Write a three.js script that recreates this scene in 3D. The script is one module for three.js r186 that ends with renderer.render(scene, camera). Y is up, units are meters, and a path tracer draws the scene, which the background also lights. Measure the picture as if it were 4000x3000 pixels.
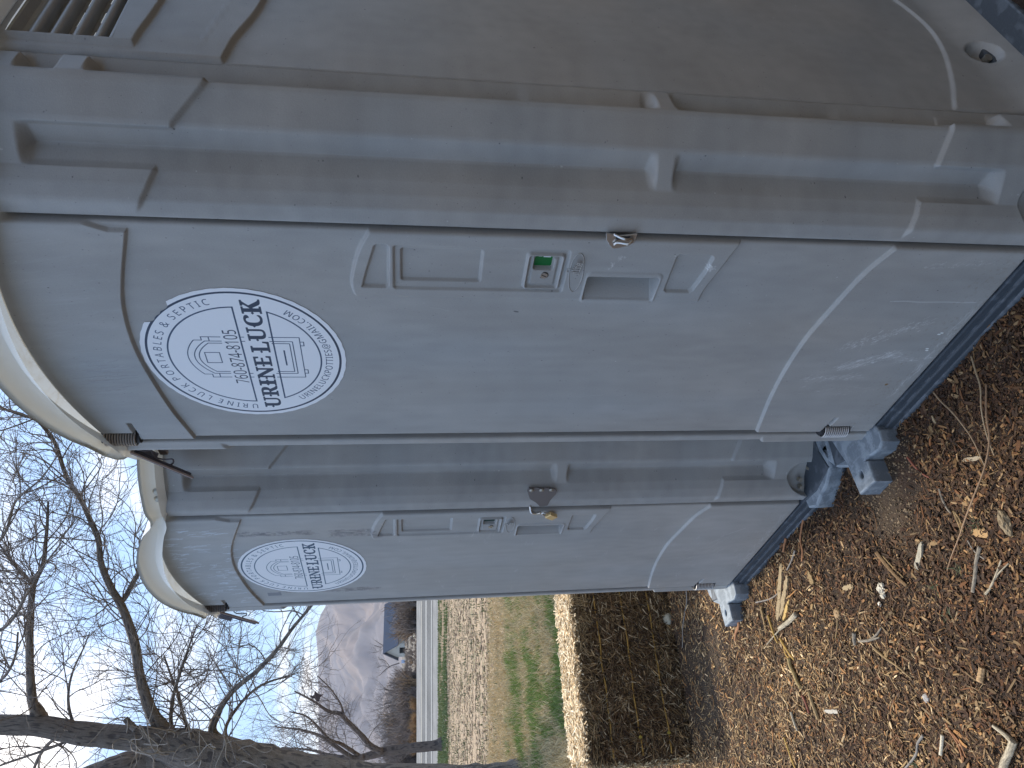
import * as THREE from 'three';
import { mergeGeometries } from 'three/addons/utils/BufferGeometryUtils.js';
import { RoundedBoxGeometry } from 'three/addons/geometries/RoundedBoxGeometry.js';
import { FontLoader } from 'three/addons/loaders/FontLoader.js';
import { TextGeometry } from 'three/addons/geometries/TextGeometry.js';
import { createNoise2D, createNoise3D } from 'simplex-noise';

// ---------------------------------------------------------------- camera, sky, sun, exposure
const scene = new THREE.Scene();
const CAM_H = 1.45, PITCH = 0.1507;
const camera = new THREE.PerspectiveCamera(56.43, 4 / 3, 0.05, 9000);
camera.position.set(0, CAM_H, 0);
camera.up.set(1, 0, 0);                                   // the photograph was taken upright and is stored lying on its side
camera.lookAt(0, CAM_H - Math.sin(PITCH), -Math.cos(PITCH));
const renderer = new THREE.WebGLRenderer({ antialias: true });
renderer.toneMapping = THREE.LinearToneMapping;
renderer.toneMappingExposure = 1.6;
renderer.shadowMap.enabled = true;

function mulberry(a) { return () => { a |= 0; a = a + 0x6D2B79F5 | 0; let t = Math.imul(a ^ a >>> 15, 1 | a); t = t + Math.imul(t ^ t >>> 7, 61 | t) ^ t; return ((t ^ t >>> 14) >>> 0) / 4294967296; }; }
const rnd = mulberry(20240417);
const rr = (a, b) => a + (b - a) * rnd();
const n2 = createNoise2D(mulberry(11)), n3 = createNoise3D(mulberry(12));
const clamp = (x, a = 0, b = 1) => Math.min(b, Math.max(a, x));
const sstep = (a, b, x) => { const t = clamp((x - a) / (b - a)); return t * t * (3 - 2 * t); };
const lerp = (a, b, t) => a + (b - a) * t;
const V = (x, y, z) => new THREE.Vector3(x, y, z);
const fbm2 = (x, y, o = 4) => { let s = 0, a = 0.5; for (let i = 0; i < o; i++) { s += a * n2(x, y); x *= 2.03; y *= 2.03; a *= 0.5; } return s; };
const fbm3 = (x, y, z, o = 4) => { let s = 0, a = 0.5; for (let i = 0; i < o; i++) { s += a * n3(x, y, z); x *= 2.03; y *= 2.03; z *= 2.03; a *= 0.5; } return s; };

const SUN = V(-0.30, 0.79, -0.535).normalize();
{
  // one computed sky: blue air, thin haze towards the horizon and the sun, broken white cloud
  const W = 1536, H = 768, data = new Float32Array(W * H * 4);
  for (let j = 0; j < H; j++) {
    const el = ((j + 0.5) / H - 0.5) * Math.PI, sy = Math.sin(el), cy = Math.cos(el);
    for (let i = 0; i < W; i++) {
      const az = ((i + 0.5) / W - 0.5) * 2 * Math.PI, x = Math.cos(az) * cy, z = Math.sin(az) * cy;
      const up = Math.max(0, sy), cosS = x * SUN.x + sy * SUN.y + z * SUN.z;
      const hz = Math.exp(-up * 5.0), glow = Math.exp((cosS - 1) * 9), halo = Math.exp((cosS - 1) * 1.5);
      let r = lerp(0.10, 0.50, hz), g = lerp(0.32, 0.74, hz), b = lerp(0.78, 0.98, hz);
      r += 0.55 * glow + 0.12 * halo; g += 0.52 * glow + 0.12 * halo; b += 0.44 * glow + 0.10 * halo;
      // cloud on a plane overhead, stretched towards the horizon
      const q = 1 / (up + 0.16), px = x * q, pz = z * q;
      let c = fbm3(px * 0.62 + 3.1, pz * 0.62 + 7.7, 0.4, 6) + 0.30 * fbm3(px * 2.1, pz * 2.1, 4.2, 4);
      let cov = sstep(0.08, 0.62, c + 0.16 * halo - 0.06);
      const wisp = sstep(0.0, 0.5, fbm3(px * 0.9 + 20, pz * 2.4, 9.0, 5));
      cov = clamp(cov + 0.38 * wisp * (1 - cov));
      const lit = 0.74 + 0.55 * glow + 0.42 * halo - 0.18 * sstep(0.2, 0.8, c);
      r = lerp(r, lit * 1.02, cov * 0.92); g = lerp(g, lit * 1.03, cov * 0.92); b = lerp(b, lit * 1.06, cov * 0.92);
      if (sy < 0) { const k = sstep(0, -0.25, sy); r = lerp(r, 0.16, k); g = lerp(g, 0.14, k); b = lerp(b, 0.11, k); }
      const o = (j * W + i) * 4; data[o] = r * 1.07; data[o + 1] = g; data[o + 2] = b * 0.92; data[o + 3] = 1;
    }
  }
  const t = new THREE.DataTexture(data, W, H, THREE.RGBAFormat, THREE.FloatType);
  t.mapping = THREE.EquirectangularReflectionMapping; t.magFilter = THREE.LinearFilter; t.needsUpdate = true;
  scene.background = t; scene.environment = t;
}
const sun = new THREE.DirectionalLight(new THREE.Color(1.0, 0.93, 0.80), 3.0);
sun.position.copy(SUN).multiplyScalar(40); sun.castShadow = true; sun.shadow.radius = 12;
sun.shadow.mapSize.set(4096, 4096);
Object.assign(sun.shadow.camera, { left: -14, right: 14, top: 14, bottom: -14, near: 1, far: 90 });
scene.add(sun, sun.target);

// ---------------------------------------------------------------- helpers
const used = {};
function numbered(n) { const k = used[n] = (used[n] ?? -1) + 1; return k ? n + '_' + String(k).padStart(3, '0') : n; }
function tag(o, label, category, group, kind) { if (label) o.userData.label = label; if (category) o.userData.category = category; if (group) o.userData.group = group; if (kind) o.userData.kind = kind; return o; }
function top(name, label, category, group) { const o = new THREE.Group(); o.name = numbered(name); scene.add(o); return tag(o, label, category, group); }
function mesh(name, geo, mat, parent, label) {
  const m = new THREE.Mesh(Array.isArray(geo) ? merge(geo) : geo, mat); m.castShadow = m.receiveShadow = true;
  m.name = parent ? name : numbered(name); (parent ?? scene).add(m); if (label) m.userData.label = label; return m;
}
function merge(list) {
  const out = list.map((g) => { let q = g.index ? g : (() => { const c = g.clone(); c.setIndex([...Array(g.attributes.position.count).keys()]); return c; })();
    if (!q.attributes.uv) q.setAttribute('uv', new THREE.BufferAttribute(new Float32Array(q.attributes.position.count * 2), 2));
    for (const k of Object.keys(q.attributes)) if (!['position', 'normal', 'uv', 'color'].includes(k)) q.deleteAttribute(k); return q; });
  return out.length === 1 ? out[0] : mergeGeometries(out);
}
// a grid surface; f(i, j) gives a point, keep(i, j) says which cells are drawn
function grid(nu, nv, f, uvf, keep) {
  const pos = new Float32Array(nu * nv * 3), uv = new Float32Array(nu * nv * 2), idx = [];
  for (let j = 0; j < nv; j++) for (let i = 0; i < nu; i++) {
    const p = f(i, j), k = j * nu + i; pos[k * 3] = p[0]; pos[k * 3 + 1] = p[1]; pos[k * 3 + 2] = p[2];
    const w = uvf ? uvf(i, j, p) : [i / (nu - 1), j / (nv - 1)]; uv[k * 2] = w[0]; uv[k * 2 + 1] = w[1];
  }
  for (let j = 0; j < nv - 1; j++) for (let i = 0; i < nu - 1; i++) { if (keep && !keep(i, j)) continue; const a = j * nu + i, b = a + 1, c = a + nu, d = c + 1; idx.push(a, b, d, a, d, c); }
  const g = new THREE.BufferGeometry(); g.setAttribute('position', new THREE.BufferAttribute(pos, 3)); g.setAttribute('uv', new THREE.BufferAttribute(uv, 2)); g.setIndex(idx); g.computeVertexNormals(); return g;
}
function subset(g, index) {                                // a compact copy holding only the indexed triangles, normals kept
  const map = new Map(), P = [], N = [], U = [], I = [], a = g.attributes;
  for (const k of index) { let q = map.get(k); if (q === undefined) { q = map.size; map.set(k, q); P.push(a.position.getX(k), a.position.getY(k), a.position.getZ(k)); N.push(a.normal.getX(k), a.normal.getY(k), a.normal.getZ(k)); U.push(a.uv.getX(k), a.uv.getY(k)); } I.push(q); }
  const r = new THREE.BufferGeometry(); r.setAttribute('position', new THREE.Float32BufferAttribute(P, 3)); r.setAttribute('normal', new THREE.Float32BufferAttribute(N, 3)); r.setAttribute('uv', new THREE.Float32BufferAttribute(U, 2)); r.setIndex(I); return r;
}
// a tube with its own radius at every point
function tube(pts, radii, sides = 6, cap = true) {
  const n = pts.length, R = (i) => Array.isArray(radii) ? radii[i] : radii, pos = [], uv = [], idx = [];
  let up = null, len = 0;
  for (let i = 0; i < n; i++) {
    const t = pts[Math.min(n - 1, i + 1)].clone().sub(pts[Math.max(0, i - 1)]).normalize();
    if (!up) { up = Math.abs(t.y) < 0.9 ? V(0, 1, 0) : V(1, 0, 0); }
    const bx = V().crossVectors(up, t).normalize(), by = V().crossVectors(t, bx); up = by;
    if (i) len += pts[i].distanceTo(pts[i - 1]);
    for (let s = 0; s <= sides; s++) { const a = s / sides * Math.PI * 2, c = Math.cos(a) * R(i), d = Math.sin(a) * R(i); pos.push(pts[i].x + bx.x * c + by.x * d, pts[i].y + bx.y * c + by.y * d, pts[i].z + bx.z * c + by.z * d); uv.push(s / sides * Math.PI * 2 * R(0), len); }
  }
  for (let i = 0; i < n - 1; i++) for (let s = 0; s < sides; s++) { const a = i * (sides + 1) + s, b = a + sides + 1; idx.push(a, a + 1, b, a + 1, b + 1, b); }
  if (cap) for (const e of [0, n - 1]) { const c = pos.length / 3, b = e * (sides + 1); pos.push(pts[e].x, pts[e].y, pts[e].z); uv.push(0, 0); for (let s = 0; s < sides; s++) e ? idx.push(c, b + s, b + s + 1) : idx.push(c, b + s + 1, b + s); }
  const g = new THREE.BufferGeometry(); g.setAttribute('position', new THREE.Float32BufferAttribute(pos, 3)); g.setAttribute('uv', new THREE.Float32BufferAttribute(uv, 2)); g.setIndex(idx); g.computeVertexNormals(); return g;
}
const smooth = (pts, n) => new THREE.CatmullRomCurve3(pts).getPoints(n);
function bx(w, h, d, x, y, z, r) { const g = r ? new RoundedBoxGeometry(w, h, d, 2, r) : new THREE.BoxGeometry(w, h, d); g.translate(x, y, z); return g; }
const turned = (g, rx, ry, rz, x = 0, y = 0, z = 0) => g.applyMatrix4(new THREE.Matrix4().makeRotationFromEuler(new THREE.Euler(rx, ry, rz)).setPosition(x, y, z));
function plate(outline, depth, bevel = 0.002, hole) {       // outline [x, y] extruded along z
  const s = new THREE.Shape(outline.map((p) => new THREE.Vector2(p[0], p[1]))); if (hole) s.holes.push(hole);
  return new THREE.ExtrudeGeometry(s, { depth, bevelEnabled: bevel > 0, bevelSize: bevel, bevelThickness: bevel, bevelSegments: 2, curveSegments: 12 });
}
// a pixel of the upright picture turned into a point at a chosen distance along the view axis
const FOC = 2795.8, cosP = Math.cos(PITCH), sinP = Math.sin(PITCH);
function at(x, y, depth) { const u = (3000 - y - 1500) / FOC, v = -(x - 2000) / FOC; return V(u * depth, CAM_H + (v * cosP - sinP) * depth, (-cosP - v * sinP) * depth); }
function onGround(x, y, h = 0) { const p = at(x, y, 1); const t = (h - CAM_H) / (p.y - CAM_H); return V(p.x * t, h, p.z * t); }

// ---------------------------------------------------------------- textures
const canvas = (w, h) => { const c = document.createElement('canvas'); c.width = w; c.height = h; return [c, c.getContext('2d')]; };
function canvasTex(c, srgb = true) { const t = new THREE.CanvasTexture(c); if (srgb) t.colorSpace = THREE.SRGBColorSpace; t.wrapS = t.wrapT = THREE.RepeatWrapping; t.anisotropy = 8; return t; }
// tileable noise by sampling a torus in 3D slices
function tileNoise(seed) { const a = createNoise3D(mulberry(seed)), b = createNoise3D(mulberry(seed + 1)); return (u, v, f) => { const p = u * Math.PI * 2, q = v * Math.PI * 2, k = f / (Math.PI * 2); return 0.6 * (a(Math.cos(p) * k, Math.sin(p) * k, Math.cos(q) * k + 9) + b(Math.cos(q) * k + 3, Math.sin(q) * k, Math.sin(p) * k - 5)); }; }
function dataTex(n, f, srgb = true, m = n) {
  const d = new Uint8Array(n * m * 4);
  for (let j = 0; j < m; j++) for (let i = 0; i < n; i++) { const c = f(i / n, j / m), o = (j * n + i) * 4; d[o] = clamp(c[0]) * 255; d[o + 1] = clamp(c[1]) * 255; d[o + 2] = clamp(c[2]) * 255; d[o + 3] = 255; }
  const t = new THREE.DataTexture(d, n, m); t.wrapS = t.wrapT = THREE.RepeatWrapping; t.magFilter = THREE.LinearFilter; t.minFilter = THREE.LinearMipmapLinearFilter; t.generateMipmaps = true; if (srgb) t.colorSpace = THREE.SRGBColorSpace; t.needsUpdate = true; return t;
}
const rep = (t, x, y = x) => { const c = t.clone(); c.repeat.set(x, y); c.needsUpdate = true; return c; };
const toS = (l) => Math.pow(clamp(l), 1 / 2.2);

// fine orange-peel grain of rotation-moulded plastic
const grainBump = (() => { const r = mulberry(5), n = tileNoise(50); return dataTex(512, (u, v) => { const k = 0.5 + 0.22 * n(u, v, 90) + 0.14 * (r() - 0.5); return [k, k, k]; }, false); })();

// grey speckled plastic, uv in metres
function plasticCanvas(w, h, base, seed, specks) {
  const [c, g] = canvas(w, h), r = mulberry(seed), im = g.createImageData(w, h), n = tileNoise(seed + 3);
  for (let j = 0; j < h; j++) for (let i = 0; i < w; i++) {
    const u = i / w, v = j / h, k = 1 + 0.035 * n(u, v, 5) + 0.03 * n(u, v, 22) + 0.05 * (r() - 0.5), warm = 0.018 * n(u, v + 0.3, 3), o = (j * w + i) * 4;
    im.data[o] = base[0] * k * (1 + warm); im.data[o + 1] = base[1] * k; im.data[o + 2] = base[2] * k * (1 - warm); im.data[o + 3] = 255;
  }
  g.putImageData(im, 0, 0);
  for (let k = 0; k < specks; k++) {
    const x = r() * w, y = r() * h, s = 0.4 + r() * r() * r() * 1.4, dark = r() < 0.87;
    g.fillStyle = dark ? `rgba(38,40,46,${0.25 + r() * 0.5})` : `rgba(225,228,230,${0.3 + r() * 0.5})`;
    g.beginPath(); g.ellipse(x, y, s, s * (0.7 + r() * 0.8), r() * 3, 0, 7); g.fill();
  }
  return [c, g, r];
}

// ---------------------------------------------------------------- toilet materials
const GREY = [159, 158, 155];
const plasticTile = canvasTex(plasticCanvas(1024, 1024, GREY, 71, 900)[0]);
const bumpTile = rep(grainBump, 3.3);
const PL = { roughness: 0.5, bumpMap: bumpTile, bumpScale: 0.00035, specularIntensity: 0.9 };
const M = {
  plastic: new THREE.MeshPhysicalMaterial({ color: 0xffffff, map: plasticTile, ...PL }),
  roof: new THREE.MeshPhysicalMaterial({ color: new THREE.Color().setRGB(0.86, 0.83, 0.75), roughness: 0.7, transmission: 0.34, thickness: 0, bumpMap: bumpTile, bumpScale: 0.0004 }),
  dark: new THREE.MeshStandardMaterial({ color: new THREE.Color().setRGB(0.03, 0.03, 0.033), roughness: 0.7 }),
  spring: new THREE.MeshStandardMaterial({ color: new THREE.Color().setRGB(0.46, 0.44, 0.42), roughness: 0.42, metalness: 0.75 }),
  darkSpring: new THREE.MeshStandardMaterial({ color: new THREE.Color().setRGB(0.20, 0.18, 0.17), roughness: 0.6, metalness: 0.5 }),
  steel: new THREE.MeshStandardMaterial({ color: new THREE.Color().setRGB(0.62, 0.61, 0.59), roughness: 0.28, metalness: 1 }),
  bolt: new THREE.MeshStandardMaterial({ color: new THREE.Color().setRGB(0.40, 0.37, 0.31), roughness: 0.45, metalness: 0.8 }),
  brass: new THREE.MeshStandardMaterial({ color: new THREE.Color().setRGB(0.86, 0.62, 0.30), roughness: 0.4, metalness: 0.6 }),
  cable: new THREE.MeshStandardMaterial({ color: new THREE.Color().setRGB(0.10, 0.09, 0.10), roughness: 0.6 }),
  panelBack: new THREE.MeshStandardMaterial({ color: new THREE.Color().setRGB(0.10, 0.105, 0.14), roughness: 0.5 }),
  panelRim: new THREE.MeshStandardMaterial({ color: new THREE.Color().setRGB(0.42, 0.36, 0.34), roughness: 0.4, metalness: 0.5 }),
  panelFace: new THREE.MeshPhysicalMaterial({ color: new THREE.Color().setRGB(0.02, 0.03, 0.08), roughness: 0.12, clearcoat: 1 }),
  box: new THREE.MeshStandardMaterial({ color: new THREE.Color().setRGB(0.20, 0.21, 0.25), roughness: 0.5 }),
};
{ // weathered blue skid plastic: scuffed paler in patches and in streaks
  const n = tileNoise(88), r = mulberry(9);
  const t = dataTex(512, (u, v) => {
    const worn = sstep(0.05, 0.55, n(u, v, 6) + 0.45 * n(u, v, 19)), fine = 0.12 * n(u, v, 70) + 0.06 * (r() - 0.5), k = clamp(worn * 0.55 + fine);
    return [toS(lerp(0.050, 0.15, k)), toS(lerp(0.062, 0.172, k)), toS(lerp(0.077, 0.20, k))];
  });
  M.skid = new THREE.MeshPhysicalMaterial({ map: rep(t, 2.2), roughness: 0.55, bumpMap: bumpTile, bumpScale: 0.0004 });
  const t2 = dataTex(512, (u, v) => {
    const worn = sstep(-0.5, 0.6, n(u, v, 7) + 0.4 * n(u, v, 31)), k = clamp(worn + 0.25 * n(u, v, 80) + 0.08 * (r() - 0.5));
    return [toS(lerp(0.175, 0.30, k)), toS(lerp(0.205, 0.34, k)), toS(lerp(0.235, 0.375, k))];
  });
  M.skidPale = new THREE.MeshPhysicalMaterial({ map: rep(t2, 3), roughness: 0.6, bumpMap: bumpTile, bumpScale: 0.0004 });
}
const DX0 = -0.4705, DX1 = 0.2425, DY0 = 0.065;
function doorTexture(which) {
  const W = 1024, H = 2048, [c, g, r] = plasticCanvas(W, H, which ? [160, 159, 156] : GREY, which ? 301 : 300, which ? 900 : 2600);
  const px = (x) => (x - DX0) / (DX1 - DX0) * W, py = (y) => (1 - y / 2.3) * H, sx = W / (DX1 - DX0), sy = H / 2.3;
  const stroke = (x0, y0, x1, y1, w, a, col = '222,224,224') => {
    g.strokeStyle = `rgba(${col},${a})`; g.lineWidth = w; g.beginPath(); g.moveTo(px(x0), py(y0));
    for (let k = 1; k <= 6; k++) { const t = k / 6; g.lineTo(px(lerp(x0, x1, t) + (r() - 0.5) * 0.004), py(lerp(y0, y1, t) + (r() - 0.5) * 0.004)); } g.stroke();
  };
  const scuff = (x0, y0, x1, y1, spread, n, len, ang, a) => { for (let k = 0; k < n; k++) { const t = r(), x = lerp(x0, x1, t) + (r() + r() - 1) * spread, y = lerp(y0, y1, t) + (r() + r() - 1) * spread, b = ang + (r() - 0.5) * 0.7, l = len * (0.2 + r()); stroke(x, y, x + Math.cos(b) * l, y + Math.sin(b) * l, 0.6 + r() * 1.2, a * (0.25 + r() * 0.75)); } };
  if (!which) {
    stroke(0.082, 0.319, 0.084, 0.091, 3.5, 0.35); stroke(0.0835, 0.31, 0.085, 0.10, 1.5, 0.5);
    scuff(-0.09, 0.36, 0.01, 0.17, 0.022, 150, 0.016, -0.9, 0.55); scuff(-0.17, 0.33, -0.11, 0.19, 0.02, 190, 0.02, -1.0, 0.6);
    scuff(-0.215, 0.40, -0.20, 0.24, 0.018, 110, 0.014, -1.1, 0.45); scuff(-0.14, 0.20, -0.12, 0.08, 0.012, 40, 0.02, -1.4, 0.5);
    scuff(-0.26, 0.40, -0.27, 0.2, 0.03, 50, 0.02, -1.2, 0.3); scuff(-0.30, 0.10, 0.05, 0.085, 0.012, 120, 0.03, -0.1, 0.45);
    for (const [x, y] of [[-0.03, 0.118], [-0.025, 0.113], [-0.085, 0.116], [-0.092, 0.113]]) { g.fillStyle = 'rgba(235,238,236,0.9)'; g.beginPath(); g.ellipse(px(x), py(y), 3.2, 4.6, 0.3, 0, 7); g.fill(); }
    scuff(0.19, 0.30, 0.21, 0.10, 0.014, 40, 0.014, -1.2, 0.4); scuff(0.16, 1.02, 0.2, 0.99, 0.006, 12, 0.012, 0.2, 0.5); scuff(0.165, 0.80, 0.175, 0.79, 0.008, 26, 0.01, 0.9, 0.6);
    stroke(-0.10, 0.30, -0.02, 0.32, 1, 0.25); stroke(-0.29, 0.93, -0.30, 1.0, 1, 0.25); stroke(0.02, 1.35, 0.03, 1.39, 1, 0.3);
    // rust-tinged run and rain streaks above the moulded line
    for (let k = 0; k < 60; k++) { const x = -0.20 + (r() + r() - 1) * 0.10, y = 2.20 - r() * 0.1; stroke(x, y, x + 0.012 * r(), y - 0.02 - 0.06 * r(), 1 + r() * 3, 0.05 + 0.06 * r(), r() < 0.5 ? '120,96,78' : '58,60,66'); }
    for (let k = 0; k < 120; k++) { const x = lerp(-0.42, 0.2, r()), y = 2.22 - r() * 0.14; stroke(x, y, x + 0.01, y - 0.02 - 0.07 * r(), 1 + r() * 4, 0.03 + 0.05 * r(), '196,200,206'); }
    g.fillStyle = 'rgba(120,82,30,0.7)'; g.beginPath(); g.ellipse(px(-0.235), py(0.145), 6, 4, 0, 0, 7); g.fill();
    g.fillStyle = 'rgba(60,60,64,0.55)'; g.beginPath(); g.ellipse(px(0.02), py(1.20), 3, 6, 0.5, 0, 7); g.fill();
  } else {
    for (let k = 0; k < 320; k++) { const x = lerp(-0.43, 0.20, r()), y = 2.22 - Math.pow(r(), 1.5) * 0.19; if (fbm2(x * 9, y * 9 + 4, 3) < -0.02) continue; stroke(x, y, x + 0.02 * (r() - 0.3), y - 0.01 - 0.04 * r(), 2 + r() * 5, 0.22 + 0.34 * r(), '205,216,228'); }
    const residue = (x, y, w, h, n) => { for (let k = 0; k < n; k++) { g.fillStyle = `rgba(${r() < 0.6 ? '70,70,76' : '150,140,128'},${0.05 + r() * 0.12})`; g.fillRect(px(x + (r() - 0.5) * w), py(y + (r() - 0.5) * h), 3 + r() * 16, 2 + r() * 22); } };
    residue(0.115, 1.87, 0.03, 0.24, 260); residue(0.105, 1.62, 0.05, 0.16, 260); residue(-0.365, 1.66, 0.03, 0.22, 240); residue(-0.35, 1.88, 0.04, 0.10, 90);
    g.fillStyle = 'rgba(70,76,88,0.5)'; g.fillRect(px(-0.39), py(1.96), 0.03 * sx, 0.05 * sy);
    for (let k = 0; k < 40; k++) { const x = lerp(-0.45, 0.2, r()), y = lerp(0.1, 1.5, r()); scuff(x, y, x + 0.01, y + 0.01, 0.01, 5, 0.03, -0.7 + r(), 0.28); }
    scuff(-0.2, 0.36, -0.05, 0.28, 0.1, 30, 0.05, -0.6, 0.35); scuff(-0.3, 0.10, 0.15, 0.09, 0.015, 90, 0.03, 0, 0.35); stroke(0.02, 0.26, 0.07, 0.20, 1.6, 0.6);
  }
  // grime caught along the foot of the door
  for (let k = 0; k < 900; k++) { g.fillStyle = `rgba(120,108,90,${0.04 + r() * 0.10})`; g.beginPath(); g.ellipse(r() * W, py(DY0 + Math.pow(r(), 3) * 0.10), 1 + r() * 6, 1 + r() * 3, 0, 0, 7); g.fill(); }
  return canvasTex(c);
}
const doorMat = [0, 1].map((w) => new THREE.MeshPhysicalMaterial({ map: doorTexture(w), ...PL }));

// ---------------------------------------------------------------- the company sticker
function decalCanvas(worn) {
  const S = 1400, [c, g] = canvas(S, S), r = mulberry(worn ? 77 : 76), k = S / 0.46, X = (x) => S / 2 + x * k, Y = (y) => S / 2 - y * k;
  g.fillStyle = '#e9ebee'; g.fillRect(0, 0, S, S);
  const ink = worn ? '#2b4a63' : '#1c2942', ink2 = worn ? '#33586f' : '#243a58'; g.strokeStyle = g.fillStyle = ink; g.lineJoin = 'miter';
  const ring = (rad, w) => { g.lineWidth = w * k; g.beginPath(); g.arc(X(0), Y(0), rad * k, 0, 7); g.stroke(); };
  ring(0.2095, 0.0052);
  // inner ring, open where the name runs across
  g.strokeStyle = ink2; g.lineWidth = 0.0036 * k;
  const a1 = Math.asin(0.003 / 0.166), b1 = Math.asin(0.066 / 0.166);
  g.beginPath(); g.arc(X(0), Y(0), 0.166 * k, Math.PI + a1, -a1 + Math.PI * 2); g.closePath(); g.stroke();
  g.beginPath(); g.arc(X(0), Y(0), 0.166 * k, b1, Math.PI - b1); g.closePath(); g.stroke();
  const line = (pts, w = 0.0022) => { g.lineWidth = w * k; g.beginPath(); pts.forEach((p, i) => i ? g.lineTo(X(p[0]), Y(p[1])) : g.moveTo(X(p[0]), Y(p[1]))); g.stroke(); };
  // line drawing of a cabin: arched roof, frame, door, vent, feet
  const arch = (hw, y0, top, bot) => { const p = [[-hw, bot]]; for (let q = 0; q <= 14; q++) { const t = -1 + q / 7; p.push([hw * t, y0 + (top - y0) * (1 - t * t)]); } p.push([hw, bot]); return p; };
  line(arch(0.060, 0.103, 0.126, 0.062).slice(1, -1)); line([[-0.060, 0.103], [-0.060, 0.086], [-0.071, 0.086], [-0.071, 0.018]]); line([[0.060, 0.103], [0.060, 0.086], [0.071, 0.086], [0.071, 0.018]]);
  line([[-0.071, 0.070], [-0.058, 0.070]]); line([[0.071, 0.070], [0.058, 0.070]]);
  line(arch(0.057, 0.080, 0.112, 0.018)); line(arch(0.050, 0.074, 0.102, 0.018));
  line([[-0.018, 0.056], [0.018, 0.056], [0.018, 0.088], [-0.018, 0.088], [-0.018, 0.055]]); line([[-0.028, 0.038], [0.028, 0.038]], 0.0028); line([[-0.028, 0.024], [0.028, 0.024]], 0.0028);
  for (const s of [-1, 1]) { line([[0.071 * s, -0.062], [0.071 * s, -0.124]]); line([[0.057 * s, -0.062], [0.057 * s, -0.108]]); line([[0.050 * s, -0.062], [0.050 * s, -0.101]]); line([[0.056 * s, -0.124], [0.056 * s, -0.132], [0.043 * s, -0.132], [0.043 * s, -0.124]]); line([[0.071 * s, 0.003], [0.071 * s, -0.006]]); line([[0.057 * s, 0.003], [0.057 * s, -0.006]]); line([[0.071 * s, -0.058], [0.071 * s, -0.066]]); line([[0.057 * s, -0.058], [0.057 * s, -0.066]]); }
  line([[-0.0715, -0.124], [0.0715, -0.124]]); line([[-0.057, -0.108], [0.057, -0.108]]); line([[-0.050, -0.101], [0.050, -0.101]]); line([[-0.027, -0.086], [0.027, -0.086]], 0.0034);
  // lettering
  g.fillStyle = ink; g.textBaseline = 'alphabetic'; g.textAlign = 'center';
  const fit = (s, font, x, y, w, h) => { g.save(); g.font = font; const m = g.measureText(s), mh = m.actualBoundingBoxAscent; g.translate(X(x), Y(y)); g.scale(w * k / m.width, h * k / mh); g.fillText(s, 0, 0); g.restore(); };
  g.fillStyle = '#e9ebee'; g.fillRect(X(-0.098), Y(0.044), 0.196 * k, 0.036 * k); g.fillStyle = ink;
  fit('760-874-8105', '300px sans-serif', 0.0, 0.0085, 0.192, 0.030);
  g.fillStyle = '#e9ebee'; g.fillRect(X(-0.197), Y(-0.009), 0.394 * k, 0.047 * k); g.fillStyle = ink;
  // slab letters with spurs at the waist, the L and the K larger than the rest
  const western = (s, x0, w, h) => {
    g.save(); g.font = 'bold 300px serif'; const widths = [...s].map((q) => g.measureText(q).width * (q === 'I' ? 1.1 : 1)), tot = widths.reduce((a, b) => a + b, 0); let x = x0;
    [...s].forEach((q, i) => {
      const lw = widths[i] / tot * w, m = g.measureText(q), big = (q === 'K' || (q === 'L')) ? 1.06 : 1, yb = -0.0525 - (big > 1 ? 0.0025 : 0);
      g.save(); g.translate(X(x + lw / 2), Y(yb)); g.scale(lw * k * 0.97 / m.width, h * big * k / m.actualBoundingBoxAscent); g.fillText(q, 0, 0); g.lineWidth = 9; g.strokeText(q, 0, 0); g.restore();
      if ('URINELCK'.includes(q)) for (const e of q === 'I' ? [-0.28, 0.28] : [-0.42]) { const cx = X(x + lw / 2 + e * lw), cy = Y(yb + h * 0.5), d = 0.0035 * k; g.beginPath(); g.moveTo(cx - d * 1.3, cy); g.lineTo(cx, cy - d); g.lineTo(cx + d * 1.3, cy); g.lineTo(cx, cy + d); g.closePath(); g.fill(); }
      x += lw;
    }); g.restore();
  };
  g.strokeStyle = ink; western('URINE', -0.192, 0.200, 0.038); western('LUCK', 0.018, 0.172, 0.038);
  const arc = (s, rad, a0, a1, size, flip) => {
    g.save(); g.font = `${size * k}px sans-serif`; const w = [...s].map((q) => g.measureText(q).width), tot = w.reduce((a, b) => a + b, 0), span = a1 - a0; let acc = 0;
    [...s].forEach((q, i) => { const t = (acc + w[i] / 2) / tot; acc += w[i]; const a = a0 + span * t; g.save(); g.translate(X(Math.cos(a) * rad), Y(Math.sin(a) * rad)); g.rotate(flip ? -(a + Math.PI / 2) : -(a - Math.PI / 2)); g.fillText(q, 0, 0); g.restore(); }); g.restore();
  };
  g.fillStyle = ink2;
  arc('URINE LUCK PORTABLES & SEPTIC', 0.1785, Math.PI * 1.005, Math.PI * 0.075, 0.0245, false);
  arc('URINELUCKPOTTIES@GMAIL.COM', 0.1925, -Math.PI * 0.815, -Math.PI * 0.185, 0.0225, true);
  for (let q = 0; q < (worn ? 500 : 90); q++) { g.fillStyle = `rgba(${worn ? '205,205,208' : '120,124,130'},${r() * (worn ? 0.5 : 0.25)})`; g.beginPath(); g.ellipse(r() * S, r() * S, 1 + r() * (worn ? 10 : 3), 1 + r() * 2, r() * 3, 0, 7); g.fill(); }
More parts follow.
